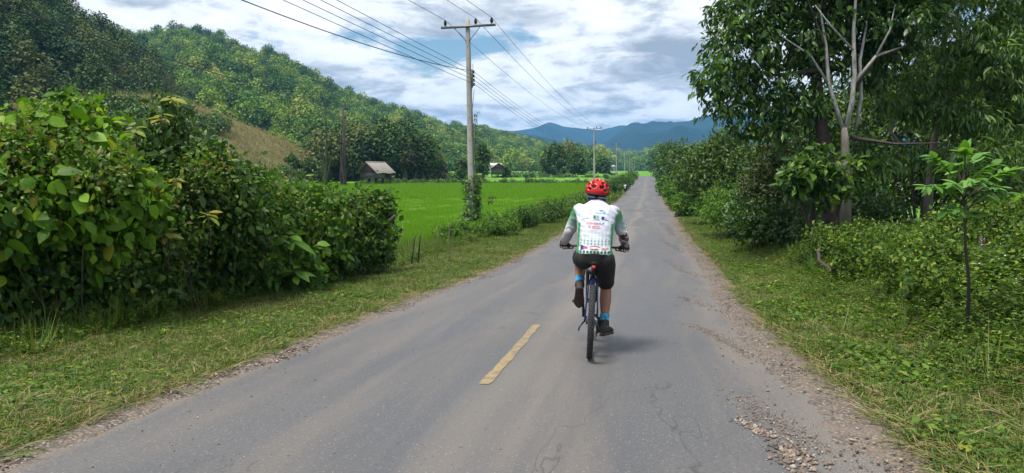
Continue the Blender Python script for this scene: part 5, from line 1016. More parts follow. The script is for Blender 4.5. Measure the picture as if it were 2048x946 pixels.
A = at(762, 500, 15.3); A[2] = gz(A[0], A[1]) - .05; stick([A, at(768, 460, 15.3), at(775, 447, 15.2), at(790, 432, 15.1)], .07, 'broken dark stump leaning out of the hedge end', M_dstick)

# ================================================================== the cyclist and his bicycle
c0 = hit(1178.5, 719); RIDE = Matrix.Translation((c0[0], c0[1], float(road_z(c0[1])) + .016)) @ Matrix.Rotation(-math.radians(6.6), 4, 'Z') @ Matrix.Rotation(math.radians(2.2), 4, 'Y')
M_tyre = plain('black_rubber', (.030, .030, .031), .8, var=.3, scale=30); M_frame = plain('blue_frame_paint', (.010, .028, .12), .3, var=.1); M_black = plain('black_component', (.014, .014, .015), .45); M_alloy = plain('silver_alloy', (.42, .42, .43), .35, .8); M_redp = plain('red_plastic', (.45, .03, .02), .4)
def ride_empty(name, label, cat):
    e = bpy.data.objects.new(name, None); COL.objects.link(e); e.matrix_world = RIDE; return tag(e, label, cat)
bike = ride_empty('bicycle', 'blue mountain bike ridden away from the camera', 'bicycle')
RA, FA, BB, RW = (0, 0, .352), (0, 1.12, .352), (0, .435, .31), .352
def wheel(c, name, parent):
    w = bpy.data.objects.new(name, None); COL.objects.link(w); w.parent = parent; w.location = c
    mb = MB(); mb.torus((0, 0, 0), .318, .028, n=64, m=12, rz=.029)
    for k in range(88):                                                # tread blocks
        a = 2 * math.pi * k / 88; 
        for (x, dr, sx) in ([(-.010, .029, .011), (.010, .029, .011)] if k % 2 else [(-.022, .021, .010), (.0, .030, .010), (.022, .021, .010)]):
            r = .318 + dr; R = np.array([[1, 0, 0], [0, math.cos(a), -math.sin(a)], [0, math.sin(a), math.cos(a)]]); mb.box(R @ np.array([x, r, 0]), (sx, .010, .014), R)
    mb.part('tyre', M_tyre, w, smooth=False)
    mb = MB(); mb.torus((0, 0, 0), .288, .010, n=48, m=8, rz=.014); mb.part('rim', M_black, w)
    MB().tube([(-.05, 0, 0), (.05, 0, 0)], .028, 12).part('hub', M_black, w)
    for k in range(28):
        a = 2 * math.pi * k / 28; b_ = a + (.35 if k % 4 < 2 else -.35); s = .03 if k % 2 else -.03
        MB().tube([(s, .024 * math.cos(b_), .024 * math.sin(b_)), (0, .284 * math.cos(a), .284 * math.sin(a))], .0012, 4, caps=False).part('spoke', M_alloy, w)
    mb = MB(); mb.torus((-.038, 0, 0), .072, .010, n=30, m=6, rz=.0012); mb.part('brake_disc', M_alloy, w)
    return w
wheel(RA, 'rear_wheel', bike); wheel(FA, 'front_wheel', bike)
SEAT, HT0, HT1 = np.array([0, .235, .80]), np.array([0, .905, .70]), np.array([0, .865, .83])
mb = MB(); mb.tube([BB, SEAT], [.019, .017], 10); mb.tube([SEAT - np.array([0, -.02, .08]), HT1 - np.array([0, 0, .03])], [.019, .022], 10); mb.tube([BB, HT0], [.026, .024], 10); mb.tube([HT0 - np.array([0, 0, .02]), HT1], .024, 10)
for s in (-1, 1):
    mb.tube([(s * .03, .40, .31), (s * .055, .30, .335), (s * .062, 0, .352)], [.012, .011, .009], 8); mb.tube([(s * .02, .245, .74), (s * .045, .18, .66), (s * .062, 0, .352)], [.009, .009, .008], 8)
mb.part('frame', M_frame, bike)
mb = MB()
for s in (-1, 1): mb.tube([(s * .05, 1.12, .352), (s * .055, 1.0, .62), (s * .055, .955, .70)], [.016, .018, .02], 8)
mb.box((0, .935, .70), (.15, .06, .05)); mb.part('fork', M_black, bike)
MB().tube([SEAT - np.array([0, 0, .06]), (0, .205, .885)], .015, 10).part('seat_post', M_black, bike)
mb = MB(); mb.rings([((0, y, .905 + z), (1, 0, 0), (0, 0, 1), w, h) for (y, z, w, h) in [(.065, .0, .02, .012), (.08, .0, .066, .022), (.13, .0, .072, .026), (.19, -.004, .055, .024), (.26, -.004, .028, .02), (.33, -.006, .02, .016), (.345, -.008, .008, .008)]]); sd = mb.part('saddle', M_black, bike)
MB().box((0, .062, .865), (.035, .03, .03)).part('tail_light', M_redp, bike)
HB = np.array([0, .80, .985]); MB().tube([HT1, (0, .84, .90), HB], [.018, .018, .02], 8).part('stem', M_black, bike)
MB().tube([(-.36, .775, .99), (-.15, .80, .985), (0, .805, .98), (.15, .80, .985), (.36, .775, .99)], .0125, 8).part('handlebar', M_black, bike)
for s in (-1, 1):
    MB().tube([(s * .245, .79, .988), (s * .365, .774, .99)], .017, 10).part('grip', M_black, bike)
    MB().tube([(s * .225, .80, .975), (s * .225, .835, .955), (s * .29, .845, .945), (s * .335, .83, .94)], [.010, .008, .006, .005], 6).part('brake_lever', M_black, bike)
mb = MB(); mb.torus((.055, .435, .31), .062, .012, n=36, m=6, rz=.004)
for k in range(32): a = 2 * math.pi * k / 32; mb.box((.055, .435 + .078 * math.cos(a), .31 + .078 * math.sin(a)), (.004, .008, .008))
mb.tube([(.03, .435, .31), (.06, .435, .31)], .03, 12); mb.part('chainring', M_black, bike)
for (s, py_, pz, ny) in ((1, .475, .148, 'crank_arm'), (-1, .395, .472, 'crank_arm')):
    MB().tube([(s * .075, .435, .31), (s * .088, py_, pz)], [.016, .012], 8).part('crank_arm', M_black, bike); MB().box((s * .145, py_, pz), (.10, .085, .022)).part('pedal', M_black, bike, smooth=False)
mb = MB()
for k in range(6): r = .062 - .006 * k; mb.torus((.030 + .005 * k, 0, .352), r, .006, n=30, m=5, rz=.0015)
mb.part('cassette', M_alloy, bike)
mb = MB(); mb.tube([(.055, .01, .33), (.07, .02, .28), (.062, .04, .235)], [.014, .014, .01], 7); mb.torus((.058, .03, .285), .022, .006, n=16, m=5, rz=.003); mb.torus((.058, .045, .225), .022, .006, n=16, m=5, rz=.003); mb.part('derailleur', M_black, bike)
mb = MB(); mb.tube([(.055, 0, .41), (.055, .435, .385)], .005, 5); mb.tube([(.058, .05, .205), (.055, .43, .235)], .005, 5); mb.part('chain', M_black, bike)
MB().tube([(-.07, .03, .34), (-.105, .0, .30), (-.115, -.02, .262)], [.009, .008, .007], 7).part('kickstand', M_black, bike)

M_skin = plain('tanned_skin', (.30, .135, .075), .5, var=.12, scale=8); M_shorts = plain('black_shorts', (.006, .006, .007), .75, var=.25, scale=14, bump=.3); M_glove = plain('black_glove', (.012, .012, .013), .75, var=.2); M_shoe = plain('dark_brown_shoe', (.028, .020, .017), .7, var=.3); M_sole = plain('brown_rubber_sole', (.055, .036, .028), .8, var=.3, scale=30, bump=.5)
M_sock = plain('blue_sock', (.03, .30, .55), .85, var=.12, scale=20); M_sock2 = plain('blue_patterned_sock', (.05, .36, .55), .85, var=.8, scale=26); M_helm = plain('glossy_red_shell', (.52, .014, .012), .22, var=.05); M_liner = plain('black_foam', (.012, .010, .012), .8); M_scarf = plain('dark_blue_scarf', (.012, .018, .13), .8, var=.35, scale=16); M_hair = plain('dark_hair', (.012, .01, .009), .7); M_eye = plain('eye_white', (.7, .68, .65), .3)
man = ride_empty('person', 'cyclist in red helmet and white sponsor jersey riding down the road', 'person')
HIP = {-1: (-.095, .215, .935), 1: (.095, .215, .935)}; KNEE = {-1: (-.135, .635, .865), 1: (.135, .53, .635)}; ANK = {-1: (-.128, .318, .640), 1: (.135, .350, .255)}; BALL = {-1: (-.135, .395, .497), 1: (.175, .455, .172)}
SHO = {-1: (-.172, .485, 1.375), 1: (.172, .485, 1.375)}; ELB = {-1: (-.262, .575, 1.15), 1: (.280, .575, 1.15)}; WRI = {-1: (-.315, .745, 1.022), 1: (.315, .745, 1.022)}
def seg(mb, a, b, r, mids=(), n=14, side=None):
    a, b = np.array(a), np.array(b); mb.tube(np.linspace(a, b, len(r)), r, n); return mb
def legs(mb, inf=0.0):
    for s in (-1, 1):
        seg(mb, HIP[s], KNEE[s], [.094 + inf, .092 + inf, .082 + inf, .068 + inf, .058 + inf]); mb.ball(KNEE[s], .058 + inf)
        seg(mb, KNEE[s], ANK[s], [.056 + inf, .058 + inf, .060 + inf, .050 + inf, .038 + inf, .033 + inf])
body = MB(); legs(body)
TOR = [((0, .185, .89), .125, .10), ((0, .190, .96), .155, .115), ((0, .225, 1.05), .142, .105), ((0, .285, 1.15), .146, .110), ((0, .365, 1.26), .166, .118), ((0, .44, 1.345), .178, .110), ((0, .485, 1.41), .12, .085), ((0, .505, 1.455), .065, .06)]
def torso(mb, infx=0.0, infy=0.0, i0=0, i1=99):
    R = []
    for i, (c, rx, ry) in enumerate(TOR):
        if not i0 <= i < i1: continue
        t = norm(np.array(TOR[min(i + 1, 7)][0]) - np.array(TOR[max(i - 1, 0)][0])); v = np.cross(t, (1, 0, 0)); R.append((c, (1, 0, 0), v, rx + infx, ry + infy))
    mb.rings(R)
torso(body)
for s in (-1, 1):
    body.ball(SHO[s], .066); seg(body, SHO[s], ELB[s], [.058, .052, .046, .042]); seg(body, ELB[s], WRI[s], [.043, .045, .037, .028])
body.tube([(0, .50, 1.43), (0, .535, 1.50), (0, .555, 1.54)], [.06, .055, .058], 14); HD = np.array([0, .575, 1.560])
body.ball(HD, (.076, .095, .115), 20, 16); body.ball(HD + np.array([0, .055, -.06]), (.052, .05, .055)); body.rings([(HD + np.array([0, .088, .012]), (1, 0, 0), (0, 0, 1), .010, .012), (HD + np.array([0, .112, -.022]), (1, 0, 0), (0, 0, 1), .014, .014), (HD + np.array([0, .092, -.032]), (1, 0, 0), (0, 0, 1), .012, .006)])
for s in (-1, 1): body.ball(HD + np.array([s * .076, -.005, -.012]), (.012, .024, .034))
me = union(body, .009, 5, 'body'); me.materials.append(M_skin); bd = put('body', me, man)
for s in (-1, 1): MB().ball(HD + np.array([s * .030, .080, .006]), .011).part('eye', M_eye, bd)
MB().rings([(HD + np.array([-.022, .098, -.060]), (0, 1, 0), (0, 0, 1), .004, .003), (HD + np.array([0, .103, -.060]), (0, 1, 0), (0, 0, 1), .006, .006), (HD + np.array([.022, .098, -.060]), (0, 1, 0), (0, 0, 1), .004, .003)]).part('mouth', M_redp, bd)
# shorts
sh = MB(); R = [(c, (1, 0, 0), np.cross(norm(np.array(TOR[i + 1][0]) - np.array(TOR[max(i - 1, 0)][0])), (1, 0, 0)), rx + .022, ry + .020) for i, (c, rx, ry) in enumerate(TOR[:2] + [((0, .2, .985), .138, .098)])]; sh.rings(R)
for s in (-1, 1): seg(sh, HIP[s], np.array(HIP[s]) + (np.array(KNEE[s]) - np.array(HIP[s])) * (.97 if s > 0 else .93), [.108, .112, .103, .092, .086]); sh.ball(np.array(HIP[s]) + np.array([0, -.05, -.01]), (.10, .085, .10))
me = union(sh, .010, 4, 'shorts'); me.materials.append(M_shorts); put('shorts', me, man)
# jersey: printed cloth, colour stored per vertex
js = MB(); torso(js, .024, .022, 1, 8)
for s in (-1, 1): js.ball(np.array(SHO[s]) + np.array([-s * .01, 0, -.005]), .076); E = np.array(SHO[s]) + (np.array(ELB[s]) - np.array(SHO[s])) * .92; seg(js, SHO[s], E, [.068, .062, .058, .058])
js.tube([(0, .495, 1.43), (0, .515, 1.475)], [.075, .068], 14)
def crumple(me, amp, sc, seed):
    """soft cloth folds"""
    n = len(me.vertices); c = np.zeros(n * 3, np.float32); me.vertices.foreach_get('co', c); c = c.reshape(-1, 3); nr = np.array([v.normal[:] for v in me.vertices])
    a = np.array([1 - abs(mn.noise(Vector((q[0] * sc * .7 + seed, q[1] * sc, q[2] * sc * 1.5 + q[0] * sc * .5)))) * 2.6 for q in c.tolist()]); c = c + nr * (amp * np.clip(a, -1, 1))[:, None]; me.vertices.foreach_set('co', c.astype(np.float32).ravel()); me.update()
me = union(js, .009, 5, 'jersey'); crumple(me, .0055, 11, 3); co = np.zeros(len(me.vertices) * 3, np.float32); me.vertices.foreach_get('co', co); co = co.reshape(-1, 3).astype(float)
W_ = np.array([.52, .53, .60]); Gd = np.array([.03, .24, .075]); Gl = np.array([.30, .62, .40]); col = np.tile(W_, (len(co), 1)).astype(float)
xa = np.abs(co[:, 0]); sl = sstep(.158, .180, xa - .0 + .02 * (co[:, 2] - 1.2)); isarm = co[:, 2] > 1.10
side = sstep(.142, .154, xa) * (co[:, 2] < 1.27); col += (Gd - col) * side[:, None]
rag = .166 + .06 * np.clip((co[:, 2] - 1.28) / .13, 0, 1); sleeve = sstep(0, .014, xa - rag) * (co[:, 2] >= 1.10); down = np.clip((1.385 - co[:, 2]) / .20, 0, 1); sc = Gd[None] * (1 - down[:, None] ** 1.6) + np.array([.56, .57, .62])[None] * down[:, None] ** 1.6; col += (sc - col) * sleeve[:, None]
hem = 1 - sstep(.955, 1.12, co[:, 2]); col += (np.array([.72, .84, .76]) - col) * (hem * (1 - side) * .6)[:, None]; fr = sstep(.33, .42, co[:, 1] - .55 * (co[:, 2] - 1.0)); col += (np.array([.55, .72, .6]) - col) * (fr * .4)[:, None]
ca = me.color_attributes.new('Col', 'FLOAT_COLOR', 'POINT'); ca.data.foreach_set('color', np.concatenate([col, np.ones((len(col), 1))], 1).astype(np.float32).ravel())
M_jer, nt, p, _ = new_mat('printed_jersey'); ck = nt.nodes.new('ShaderNodeVertexColor'); ck.layer_name = 'Col'; nt.links.new(ck.outputs[0], p.inputs['Base Color']); p.inputs['Roughness'].default_value = .75; bump_node(nt, p, noise_node(nt, obj_coord(nt, 'Object', (1, 1, .5)), 14, 4, .5), .6, .03)
me.materials.append(M_jer); jer = put('jersey', me, man); bvh = BVHTree.FromPolygons([tuple(q) for q in co], [tuple(f.vertices) for f in me.polygons])
def onback(u, v, lift=.004):
    o = Vector((u, -.6, v)); h = bvh.ray_cast(o, Vector((0, 1, 0))); return (u, (h[0].y if h[0] else .2) - lift, v)
def decal(name, V2, Fs, mat): put(name, mesh_from(name, [onback(*q) for q in V2], Fs, [mat]), jer)
def flat(name, colr): return plain(name, colr, .75, var=.03)
P_gd, P_gm, P_gl, P_bl, P_cy, P_rd, P_dk, P_pk, P_or = flat('dark_green_print', (.012, .11, .055)), flat('grey_green_print', (.16, .33, .24)), flat('pale_green_print', (.40, .55, .47)), flat('navy_print', (.02, .025, .16)), flat('cyan_print', (.06, .36, .60)), flat('red_print', (.60, .06, .07)), flat('black_print', (.03, .03, .035)), flat('magenta_print', (.55, .05, .28)), flat('ochre_print', (.62, .42, .22))
def disc(u, v, r, k=10): return [(u + r * math.cos(2 * math.pi * i / k), v + r * math.sin(2 * math.pi * i / k)) for i in range(k)]
def dots(rows, mat):
    V2 = []; Fx = []
    for (v, r, us) in rows:
        for u in us: Fx.append(list(range(len(V2), len(V2) + 10))); V2 += disc(u, v, r)
    decal('dot_pattern', V2, np.array(Fx), mat)
US = np.linspace(-.135, .135, 9); dots([(.976, .0140, US), (1.009, .0140, US)], P_gd); dots([(1.086, .0085, US), (1.113, .0085, US)], P_gm); dots([(1.140, .0078, US), (1.166, .007, US), (1.190, .0058, US), (1.212, .0045, US[[0, 1, 6, 7, 8]])], P_gl)
def text(s, u, v, h, mat, rot=0.0, name='lettering'):
    cu = bpy.data.curves.new('t', 'FONT'); cu.body = s; cu.align_x = 'CENTER'; cu.align_y = 'CENTER'; cu.size = 1.0; cu.resolution_u = 2; o = bpy.data.objects.new('t', cu); COL.objects.link(o); dg = bpy.context.evaluated_depsgraph_get(); m = bpy.data.meshes.new_from_object(o.evaluated_get(dg)); bpy.data.objects.remove(o, do_unlink=True)
    V2 = np.zeros(len(m.vertices) * 3, np.float32); m.vertices.foreach_get('co', V2); V2 = V2.reshape(-1, 3)[:, :2] * h * 1.35; c_, s_ = math.cos(rot), math.sin(rot); V2 = np.stack([V2[:, 0] * c_ - V2[:, 1] * s_ + u, V2[:, 0] * s_ + V2[:, 1] * c_ + v], 1)
    for i, q in enumerate(V2): m.vertices[i].co = onback(q[0], q[1], .0045)
    m.materials.append(mat); m.name = name; put(name, m, jer)
def rect(u, v, w, h, mat, rot=0.0, name='logo'):
    c_, s_ = math.cos(rot), math.sin(rot); V2 = [(u + x * c_ - y * s_, v + x * s_ + y * c_) for y in np.linspace(-h / 2, h / 2, 3) for x in np.linspace(-w / 2, w / 2, 4)]; decal(name, V2, np.array([(r * 4 + i, r * 4 + i + 1, r * 4 + i + 5, r * 4 + i + 4) for r in range(2) for i in range(3)]), mat)
def marks(u, v, w, h, n, mat, rot=0.0):
    """a line of print too small to read: uneven strokes"""
    V2 = []; Fx = []; c_, s_ = math.cos(rot), math.sin(rot); pitch = w / n
    for i in range(n):
        x = -w / 2 + pitch * (i + .5); hh = h * (.65 + .35 * random.random()); q = pitch * .36
        for (dx, dy) in ((-q, -h / 2), (q, -h / 2), (q, -h / 2 + hh), (-q, -h / 2 + hh)): X_, Y_ = x + dx, dy; V2.append((u + X_ * c_ - Y_ * s_, v + X_ * s_ + Y_ * c_))
        Fx.append((4 * i, 4 * i + 1, 4 * i + 2, 4 * i + 3))
    decal('logo_lettering', V2, np.array(Fx), mat)
text('EVENT', -.048, 1.272, .021, P_rd); text('GROUP', .034, 1.272, .021, P_dk); marks(.005, 1.249, .075, .010, 8, P_rd); marks(.008, 1.234, .085, .010, 9, P_rd); decal('logo', disc(-.058, 1.247, .006) + disc(-.052, 1.233, .006) + disc(-.068, 1.238, .005), np.array([list(range(10)), list(range(10, 20)), list(range(20, 30))]), P_rd)
rect(-.016, 1.337, .022, .026, P_gd); rect(.014, 1.340, .026, .018, P_gm); marks(.005, 1.317, .055, .009, 7, P_gd); marks(.0, 1.303, .075, .006, 14, P_gm); rect(.066, 1.325, .026, .028, P_bl, -.3); marks(.105, 1.308, .045, .010, 7, P_bl, -.35)
marks(.020, 1.374, .075, .011, 9, P_cy, -.06); decal('logo', [(.02, 1.392), (.045, 1.399), (.078, 1.394), (.05, 1.387)], np.array([(0, 1, 2, 3)]), P_bl); decal('logo', disc(.078, 1.376, .013), np.array([list(range(10))]), P_cy); marks(.112, 1.364, .03, .009, 4, P_cy, -.3); rect(-.066, 1.385, .004, .026, P_or); rect(-.042, 1.385, .004, .026, P_or); rect(-.054, 1.397, .026, .004, P_or); marks(-.056, 1.367, .05, .004, 8, P_or)
marks(-.100, 1.318, .06, .009, 6, P_gm, .1); rect(-.125, 1.044, .022, .044, P_bl); rect(-.105, 1.046, .016, .034, P_pk); marks(-.080, 1.048, .026, .020, 3, P_pk); marks(-.005, 1.038, .085, .014, 8, P_dk); marks(.0, 1.026, .07, .005, 12, P_rd); decal('logo', [(x, 1.054 + .016 * math.cos(x * 28)) for x in np.linspace(-.05, .05, 9)] + [(x, 1.048 + .016 * math.cos(x * 28)) for x in np.linspace(-.05, .05, 9)], np.array([(i, i + 1, i + 10, i + 9) for i in range(8)]), P_rd); marks(.098, 1.044, .07, .013, 7, P_rd); marks(.092, 1.030, .045, .007, 7, P_rd)
# white arm sleeves, printed on the right forearm
M_slv = plain('pale_grey_sleeve', (.48, .47, .51), .8, var=.08, scale=10, bump=.2); M_print, nt, p, _ = new_mat('patterned_sleeve'); nf = noise_node(nt, obj_coord(nt), 22, 3, .5, .6); nt.links.new(ramp_node(nt, nf, [(.40, (.05, .035, .035)), (.46, (.28, .06, .04)), (.50, (.62, .60, .62)), (.64, (.62, .60, .62)), (.70, (.10, .08, .08))], 'CONSTANT'), p.inputs['Base Color']); p.inputs['Roughness'].default_value = .8
for s in (-1, 1):
    mb = MB(); E = np.array(SHO[s]) + (np.array(ELB[s]) - np.array(SHO[s])) * .80; mb.tube(np.array([E, np.array(ELB[s]) + np.array([s * .004, -.006, 0]), (np.array(ELB[s]) * .55 + np.array(WRI[s]) * .45), np.array(WRI[s])]), [.058, .052, .050, .036], 16); mb.part('arm_sleeve', M_print if s > 0 else M_slv, man, label='white arm sleeve with dark red print' if s > 0 else 'plain pale arm sleeve')
# gloved hands closed round the grips
for s in (-1, 1):
    mb = MB(); w = np.array(WRI[s]); g = np.array([s * .318, .782, .989]); mb.tube([w + (g - w) * -.15, w, w + (g - w) * .55 + np.array([0, 0, .022]), g + np.array([0, .005, .032])], [.033, .032, .040, .036], 14, flat=.75, side=(1, 0, 0))
    tips = []
    for k, (dx, rl) in enumerate([(-.036, .95), (-.012, 1.0), (.012, .95), (.034, .85)]):
        x = g[0] + s * dx; P_ = [(x, g[1] - .01, g[2] + .036), (x, g[1] + .022, g[2] + .034), (x, g[1] + .040, g[2] + .010)]; mb.tube(P_, [.012, .0115, .0105], 9); tips.append([(x, g[1] + .039, g[2] + .012), (x, g[1] + .034, g[2] - .014), (x, g[1] + .012 * rl, g[2] - .030), (x, g[1] - .010 * rl, g[2] - .028)])
    mb.tube([(g[0] - s * .03, g[1] - .03, g[2] + .03), (g[0] - s * .052, g[1] - .024, g[2] + .010), (g[0] - s * .056, g[1] - .005, g[2] - .018)], [.016, .013, .0115], 9); me = union(mb, .005, 3, 'glove'); me.materials.append(M_glove); gl = put('glove', me, man)
    for t in tips: MB().tube(t, [.0098, .0095, .0088, .0070], 9).part('finger', M_skin, gl)
    MB().tube([(g[0] - s * .056, g[1] - .006, g[2] - .016), (g[0] - s * .052, g[1] + .012, g[2] - .026), (g[0] - s * .046, g[1] + .024, g[2] - .022)], [.0115, .0105, .008], 9).part('thumb', M_skin, gl)
# socks and shoes
for s in (-1, 1):
    A, K, B = np.array(ANK[s]), np.array(KNEE[s]), np.array(BALL[s]); up = norm(K - A); mb = MB(); mb.tube([A - up * .03, A, A + up * .06, A + up * .105], [.040, .0395, .043, .050], 16); mb.part('sock', M_sock if s < 0 else M_sock2, man)
    f = norm(B - A - up * 0.0); f = norm(B - A) ; toe = norm(np.array([(.0 if s < 0 else .30), .60 if s < 0 else .92, -.80 if s < 0 else -.12])); sd = norm(np.cross(toe, up)); dn = norm(np.cross(sd, toe)); dn = dn if np.dot(dn, up) < 0 else -dn
    heel = A - toe * .055 - dn * -.045; mb = MB(); prof = [(-.015, .010, .028, .030), (.0, .0, .038, .052), (.06, .004, .040, .058), (.12, .010, .044, .046), (.18, .018, .050, .036), (.23, .024, .046, .028), (.262, .028, .028, .018)]
    o = A - toe * .06 + dn * .04; mb.rings([(o + toe * t - dn * (.0 - lift), sd, dn, w, h) for (t, lift, w, h) in prof]); mb.tube([A + up * .045, A - up * .01], [.047, .05], 16)
    me = union(mb, .007, 4, 'shoe'); me.materials.append(M_shoe); so = put('shoe', me, man)
    mb = MB(); mb.rings([(o + toe * t + dn * (.050 + .004 * (i % 2)), sd, dn, w, .016) for i, (t, w) in enumerate([(-.02, .020), (-.005, .040), (.05, .042), (.11, .045), (.17, .053), (.225, .050), (.265, .030), (.272, .012)])]); mb.part('sole', M_sole, so)
# scarf under the helmet, then the helmet with its vents
mb = MB(); mb.ball(HD + np.array([0, -.004, -.01]), (.100, .112, .122), 20, 14); mb.rings([((0, .545, 1.53), (1, 0, 0), (0, .9, -.2), .088, .085), ((0, .535, 1.50), (1, 0, 0), (0, .9, -.2), .085, .080), ((0, .525, 1.475), (1, 0, 0), (0, .9, -.2), .078, .076)]); mb.ball(HD + np.array([.055, -.05, -.075]), (.04, .035, .035)); me = union(mb, .008, 4, 'head_scarf'); co = np.zeros(len(me.vertices) * 3, np.float32); me.vertices.foreach_get('co', co); me.materials.append(M_scarf); put('head_scarf', me, man)
hel = bpy.data.objects.new('helmet', None); COL.objects.link(hel); hel.parent = man; HC = HD + np.array([0, -.004, .018]); hel.location = HC; hel.rotation_euler.y = math.radians(4); hel.scale = (1.15, 1.10, 1.16)
nu, nv = 96, 40; RX, RY, RZ = .104, .135, .108; th = np.linspace(0, 2 * math.pi, nu, endpoint=False); V = []; vent = np.zeros((nv, nu), bool)
VENTS = [(-90, 62, 17, 9), (-90, 36, 0, 0), (-52, 42, 13, 9), (-128, 42, 13, 9), (-66, 22, 12, 8), (-114, 22, 12, 8), (-20, 30, 16, 8), (-160, 30, 16, 8), (-40, 64, 14, 9), (-140, 64, 14, 9), (90, 35, 12, 10), (60, 40, 11, 10), (120, 40, 11, 10), (20, 45, 15, 9), (160, 45, 15, 9), (-45, 8, 10, 6), (-135, 8, 10, 6)]
for j in range(nv):
    for i, t in enumerate(th):
        az = math.degrees(t); low = -18 if math.sin(t) < -.2 else -6 + 8 * max(0, math.sin(t)); el = low + (90 - low) * j / (nv - 1); dep = 0.0
        for (va, ve, sa, se) in VENTS:
            if not sa: continue
            sa, se = sa * 1.3, se * 1.22; da = (az - va + 180) % 360 - 180; q = (da * math.cos(math.radians(el)) / (sa * math.cos(math.radians(ve)) + 1e-6)) ** 2 + ((el - ve) / se) ** 2
            if q < 1: vent[j, i] = True; dep = max(dep, .022 * min(1, (1 - q) * 4))
        rib = .003 * math.cos(3 * t * 2) * math.cos(math.radians(el)); e_ = math.radians(el); k = 1 - dep / .12 + rib * 4
        V.append((RX * k * math.cos(e_) * math.cos(t), RY * k * math.cos(e_) * math.sin(t), RZ * k * math.sin(e_)))
Q = []; MI = []
for j in range(nv - 1):
    for i in range(nu):
        i2 = (i + 1) % nu; Q.append((j * nu + i, j * nu + i2, (j + 1) * nu + i2, (j + 1) * nu + i)); MI.append(1 if vent[j, i] and vent[j + 1, i2] and vent[j, i2] and vent[j + 1, i] else 0)
put('shell', mesh_from('shell', V, np.array(Q), [M_helm, M_liner], MI, smooth=True), hel); mb = MB(); mb.ball((0, 0, 0), (.092, .120, .085), 20, 12); mb.part('liner', M_liner, hel)
MB().tube([(RX * 1.0 * math.cos(t), RY * 1.0 * math.sin(t), -.026 if math.sin(t) < -.2 else -.004) for t in np.linspace(0, 2 * math.pi, 40)], .006, 6).part('rim', M_liner, hel)
MB().tube([(.082 * math.cos(t), .112 * math.sin(t), -.052) for t in np.linspace(math.pi * 1.05, math.pi * 1.95, 16)], .007, 6).part('rear_strap', plain('grey_strap', (.30, .30, .34), .6), hel); MB().ball((0, -.118, -.05), (.018, .012, .014)).part('dial', M_liner, hel)

# ================================================================== people further along the road
M_sk2 = plain('brown_skin', (.16, .08, .05), .6); M_white2 = plain('white_shirt', (.66, .66, .66), .8); M_dk2 = plain('dark_cloth', (.03, .022, .022), .8); M_bag = plain('dark_school_bag', (.02, .02, .03), .7)
def walker(px, py, h, label, shirt):
    c = hit(px, py); e = empty('person', c, label, 'person'); s = h / 1.72; b = MB()
    def P_(x, y, z): return np.array([x, y, z]) * s
    for k, (ky, ay, az) in ((-1, (.10, .18, .06)), (1, (-.02, -.22, .10))):
        b.tube([P_(k * .09, 0, .88), P_(k * .09, ky, .48), P_(k * .085, ay, az)], [.085 * s, .06 * s, .04 * s], 10); b.ball(P_(k * .085, ay + .06, az - .02), (.045 * s, .11 * s, .04 * s))
    b.tube([P_(0, 0, .84), P_(0, .01, 1.05), P_(0, .02, 1.30), P_(0, .02, 1.42)], [.14 * s, .13 * s, .16 * s, .10 * s], 12, flat=.65, side=(0, 1, 0)); b.tube([P_(0, .02, 1.40), P_(0, .03, 1.52)], .05 * s, 8); b.ball(P_(0, .035, 1.60), (.075 * s, .09 * s, .11 * s))
    b.ball(P_(0, .13, 1.59), .016 * s)
    for k in (-1, 1):
        hd = P_(k * .30, -.05 * k, .86); b.tube([P_(k * .17, .02, 1.38), P_(k * .25, -.03, 1.12), hd], [.05 * s, .042 * s, .032 * s], 8)
        for f in range(5): b.tube([hd, hd + P_(.012 * (f - 2), .01 * (f - 2), -.085 + (.03 if f == 0 else .004 * abs(f - 2)))], .011 * s, 5)
    me = union(b, .014, 3, 'body'); me.materials.append(M_sk2); bd = put('body', me, e)
    MB().ball(P_(0, .02, 1.63), (.086 * s, .098 * s, .098 * s)).part('hair', M_hair, bd)
    t = MB(); t.tube([P_(0, 0, .86), P_(0, .01, 1.05), P_(0, .02, 1.30), P_(0, .02, 1.43)], [.16 * s, .155 * s, .18 * s, .11 * s], 14, flat=.7, side=(0, 1, 0))
    for k in (-1, 1): t.tube([P_(k * .15, .02, 1.38), P_(k * .225, -.015, 1.20)], [.075 * s, .068 * s], 9)
    me = union(t, .016, 3, 'shirt'); me.materials.append(shirt); put('shirt', me, e)
    t = MB()
    for k, ky in ((-1, .10), (1, -.02)): t.tube([P_(k * .08, 0, .92), P_(k * .09, ky, .50)], [.115 * s, .10 * s], 10)
    t.tube([P_(0, 0, .84), P_(0, 0, .95)], .15 * s, 12); me = union(t, .016, 3, 'shorts'); me.materials.append(M_dk2); put('shorts', me, e); return c, s
c, s = walker(1251, 389.5, 1.42, 'child walking on the left road edge far ahead of the cyclist', M_white2)
mb = MB(); mb.rings([((.12 * s, -.17 * s, z * s), (1, 0, 0), (0, 1, 0), rx * s, ry * s) for z, rx, ry in [(.93, .10, .05), (.98, .14, .09), (1.20, .14, .10), (1.34, .11, .07), (1.38, .05, .03)]]); bg_ = mb.part('school_bag', M_bag, loc=c, label='dark bag on the back of the walking child', cat='bag'); MB().tube([(.16 * s, -.10 * s, 1.34 * s), (.17 * s, .08 * s, 1.38 * s), (.17 * s, .13 * s, 1.15 * s)], .015, 6).part('strap', M_bag, bg_)
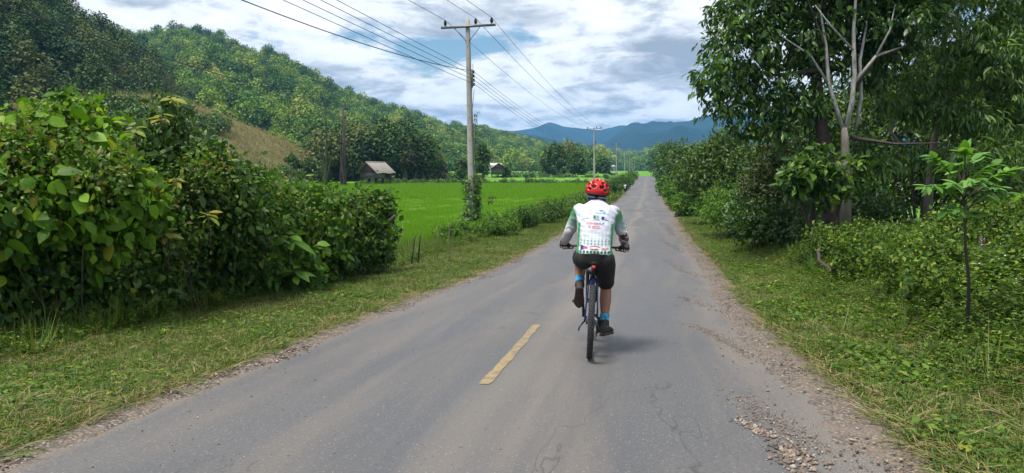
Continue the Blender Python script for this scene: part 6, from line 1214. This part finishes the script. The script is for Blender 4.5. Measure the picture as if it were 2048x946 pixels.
# scooter with rider where the road bends
c = hit(1274, 357.5); e = empty('scooter', c, 'dark motor scooter at the left road edge by the far bend', 'scooter')
for yy in (-.6, .6): mb = MB(); mb.torus((0, yy, .27), .22, .05, n=24, m=8); mb.part('wheel', M_tyre, e)
mb = MB(); mb.rings([((0, y, z), (1, 0, 0), (0, 0, 1), w, h) for (y, z, w, h) in [(-.75, .62, .05, .05), (-.55, .60, .15, .16), (-.1, .58, .16, .16), (.1, .45, .17, .12), (.35, .50, .16, .2), (.5, .75, .2, .25), (.55, .95, .1, .06)]]); mb.part('fairing', M_black, e); MB().tube([(-.33, .42, 1.02), (0, .5, 1.0), (.33, .42, 1.02)], .018, 6).part('handlebar', M_black, e); MB().tube([(0, .5, .9), (0, .6, .27)], .035, 6).part('fork', M_black, e)
e = empty('person', c, 'rider in pale top sitting on the far scooter', 'person'); b = MB()
for k in (-1, 1):
    b.tube([(k * .1, -.2, .82), (k * .16, .2, .80), (k * .15, .22, .42)], [.09, .07, .05], 8); b.ball((k * .15, .28, .40), (.05, .12, .04)); b.tube([(k * .18, -.1, 1.32), (k * .3, .1, 1.12), (k * .31, .38, 1.04)], [.055, .045, .035], 8)
b.tube([(0, -.25, .78), (0, -.2, 1.05), (0, -.12, 1.38)], [.15, .15, .13], 12); b.tube([(0, -.11, 1.36), (0, -.07, 1.5)], .05, 8); b.ball((0, -.06, 1.58), (.08, .095, .115)); me = union(b, .016, 3, 'body'); me.materials.append(M_sk2); bd = put('body', me, e); MB().ball((0, -.07, 1.61), (.09, .1, .1)).part('hair', M_hair, bd)
t = MB(); t.tube([(0, -.25, .84), (0, -.2, 1.05), (0, -.12, 1.40)], [.17, .17, .15], 12)
for k in (-1, 1): t.tube([(k * .16, -.1, 1.33), (k * .26, .02, 1.18)], [.075, .06], 8)
me = union(t, .018, 3, 'shirt'); me.materials.append(M_white2); put('shirt', me, e)

# ================================================================== air
def build_haze():
    m = bpy.data.materials.new('air'); m.use_nodes = True; nt = m.node_tree; nt.nodes.clear(); out = nt.nodes.new('ShaderNodeOutputMaterial'); v = nt.nodes.new('ShaderNodeVolumePrincipled')
    v.inputs['Color'].default_value = (.20, .54, 1.0, 1); v.inputs['Density'].default_value = HAZE_DENSITY; v.inputs['Anisotropy'].default_value = 0.0; nt.links.new(v.outputs[0], out.inputs['Volume'])
    mb = MB(); mb.box((0, 1600, 136), (5600, 4700, 282)); o = mb.part('haze', m, smooth=False, kind='stuff'); tag(o, 'thin blue haze filling the valley air', 'haze')
HAZE_DENSITY = 2.3e-4
build_haze()
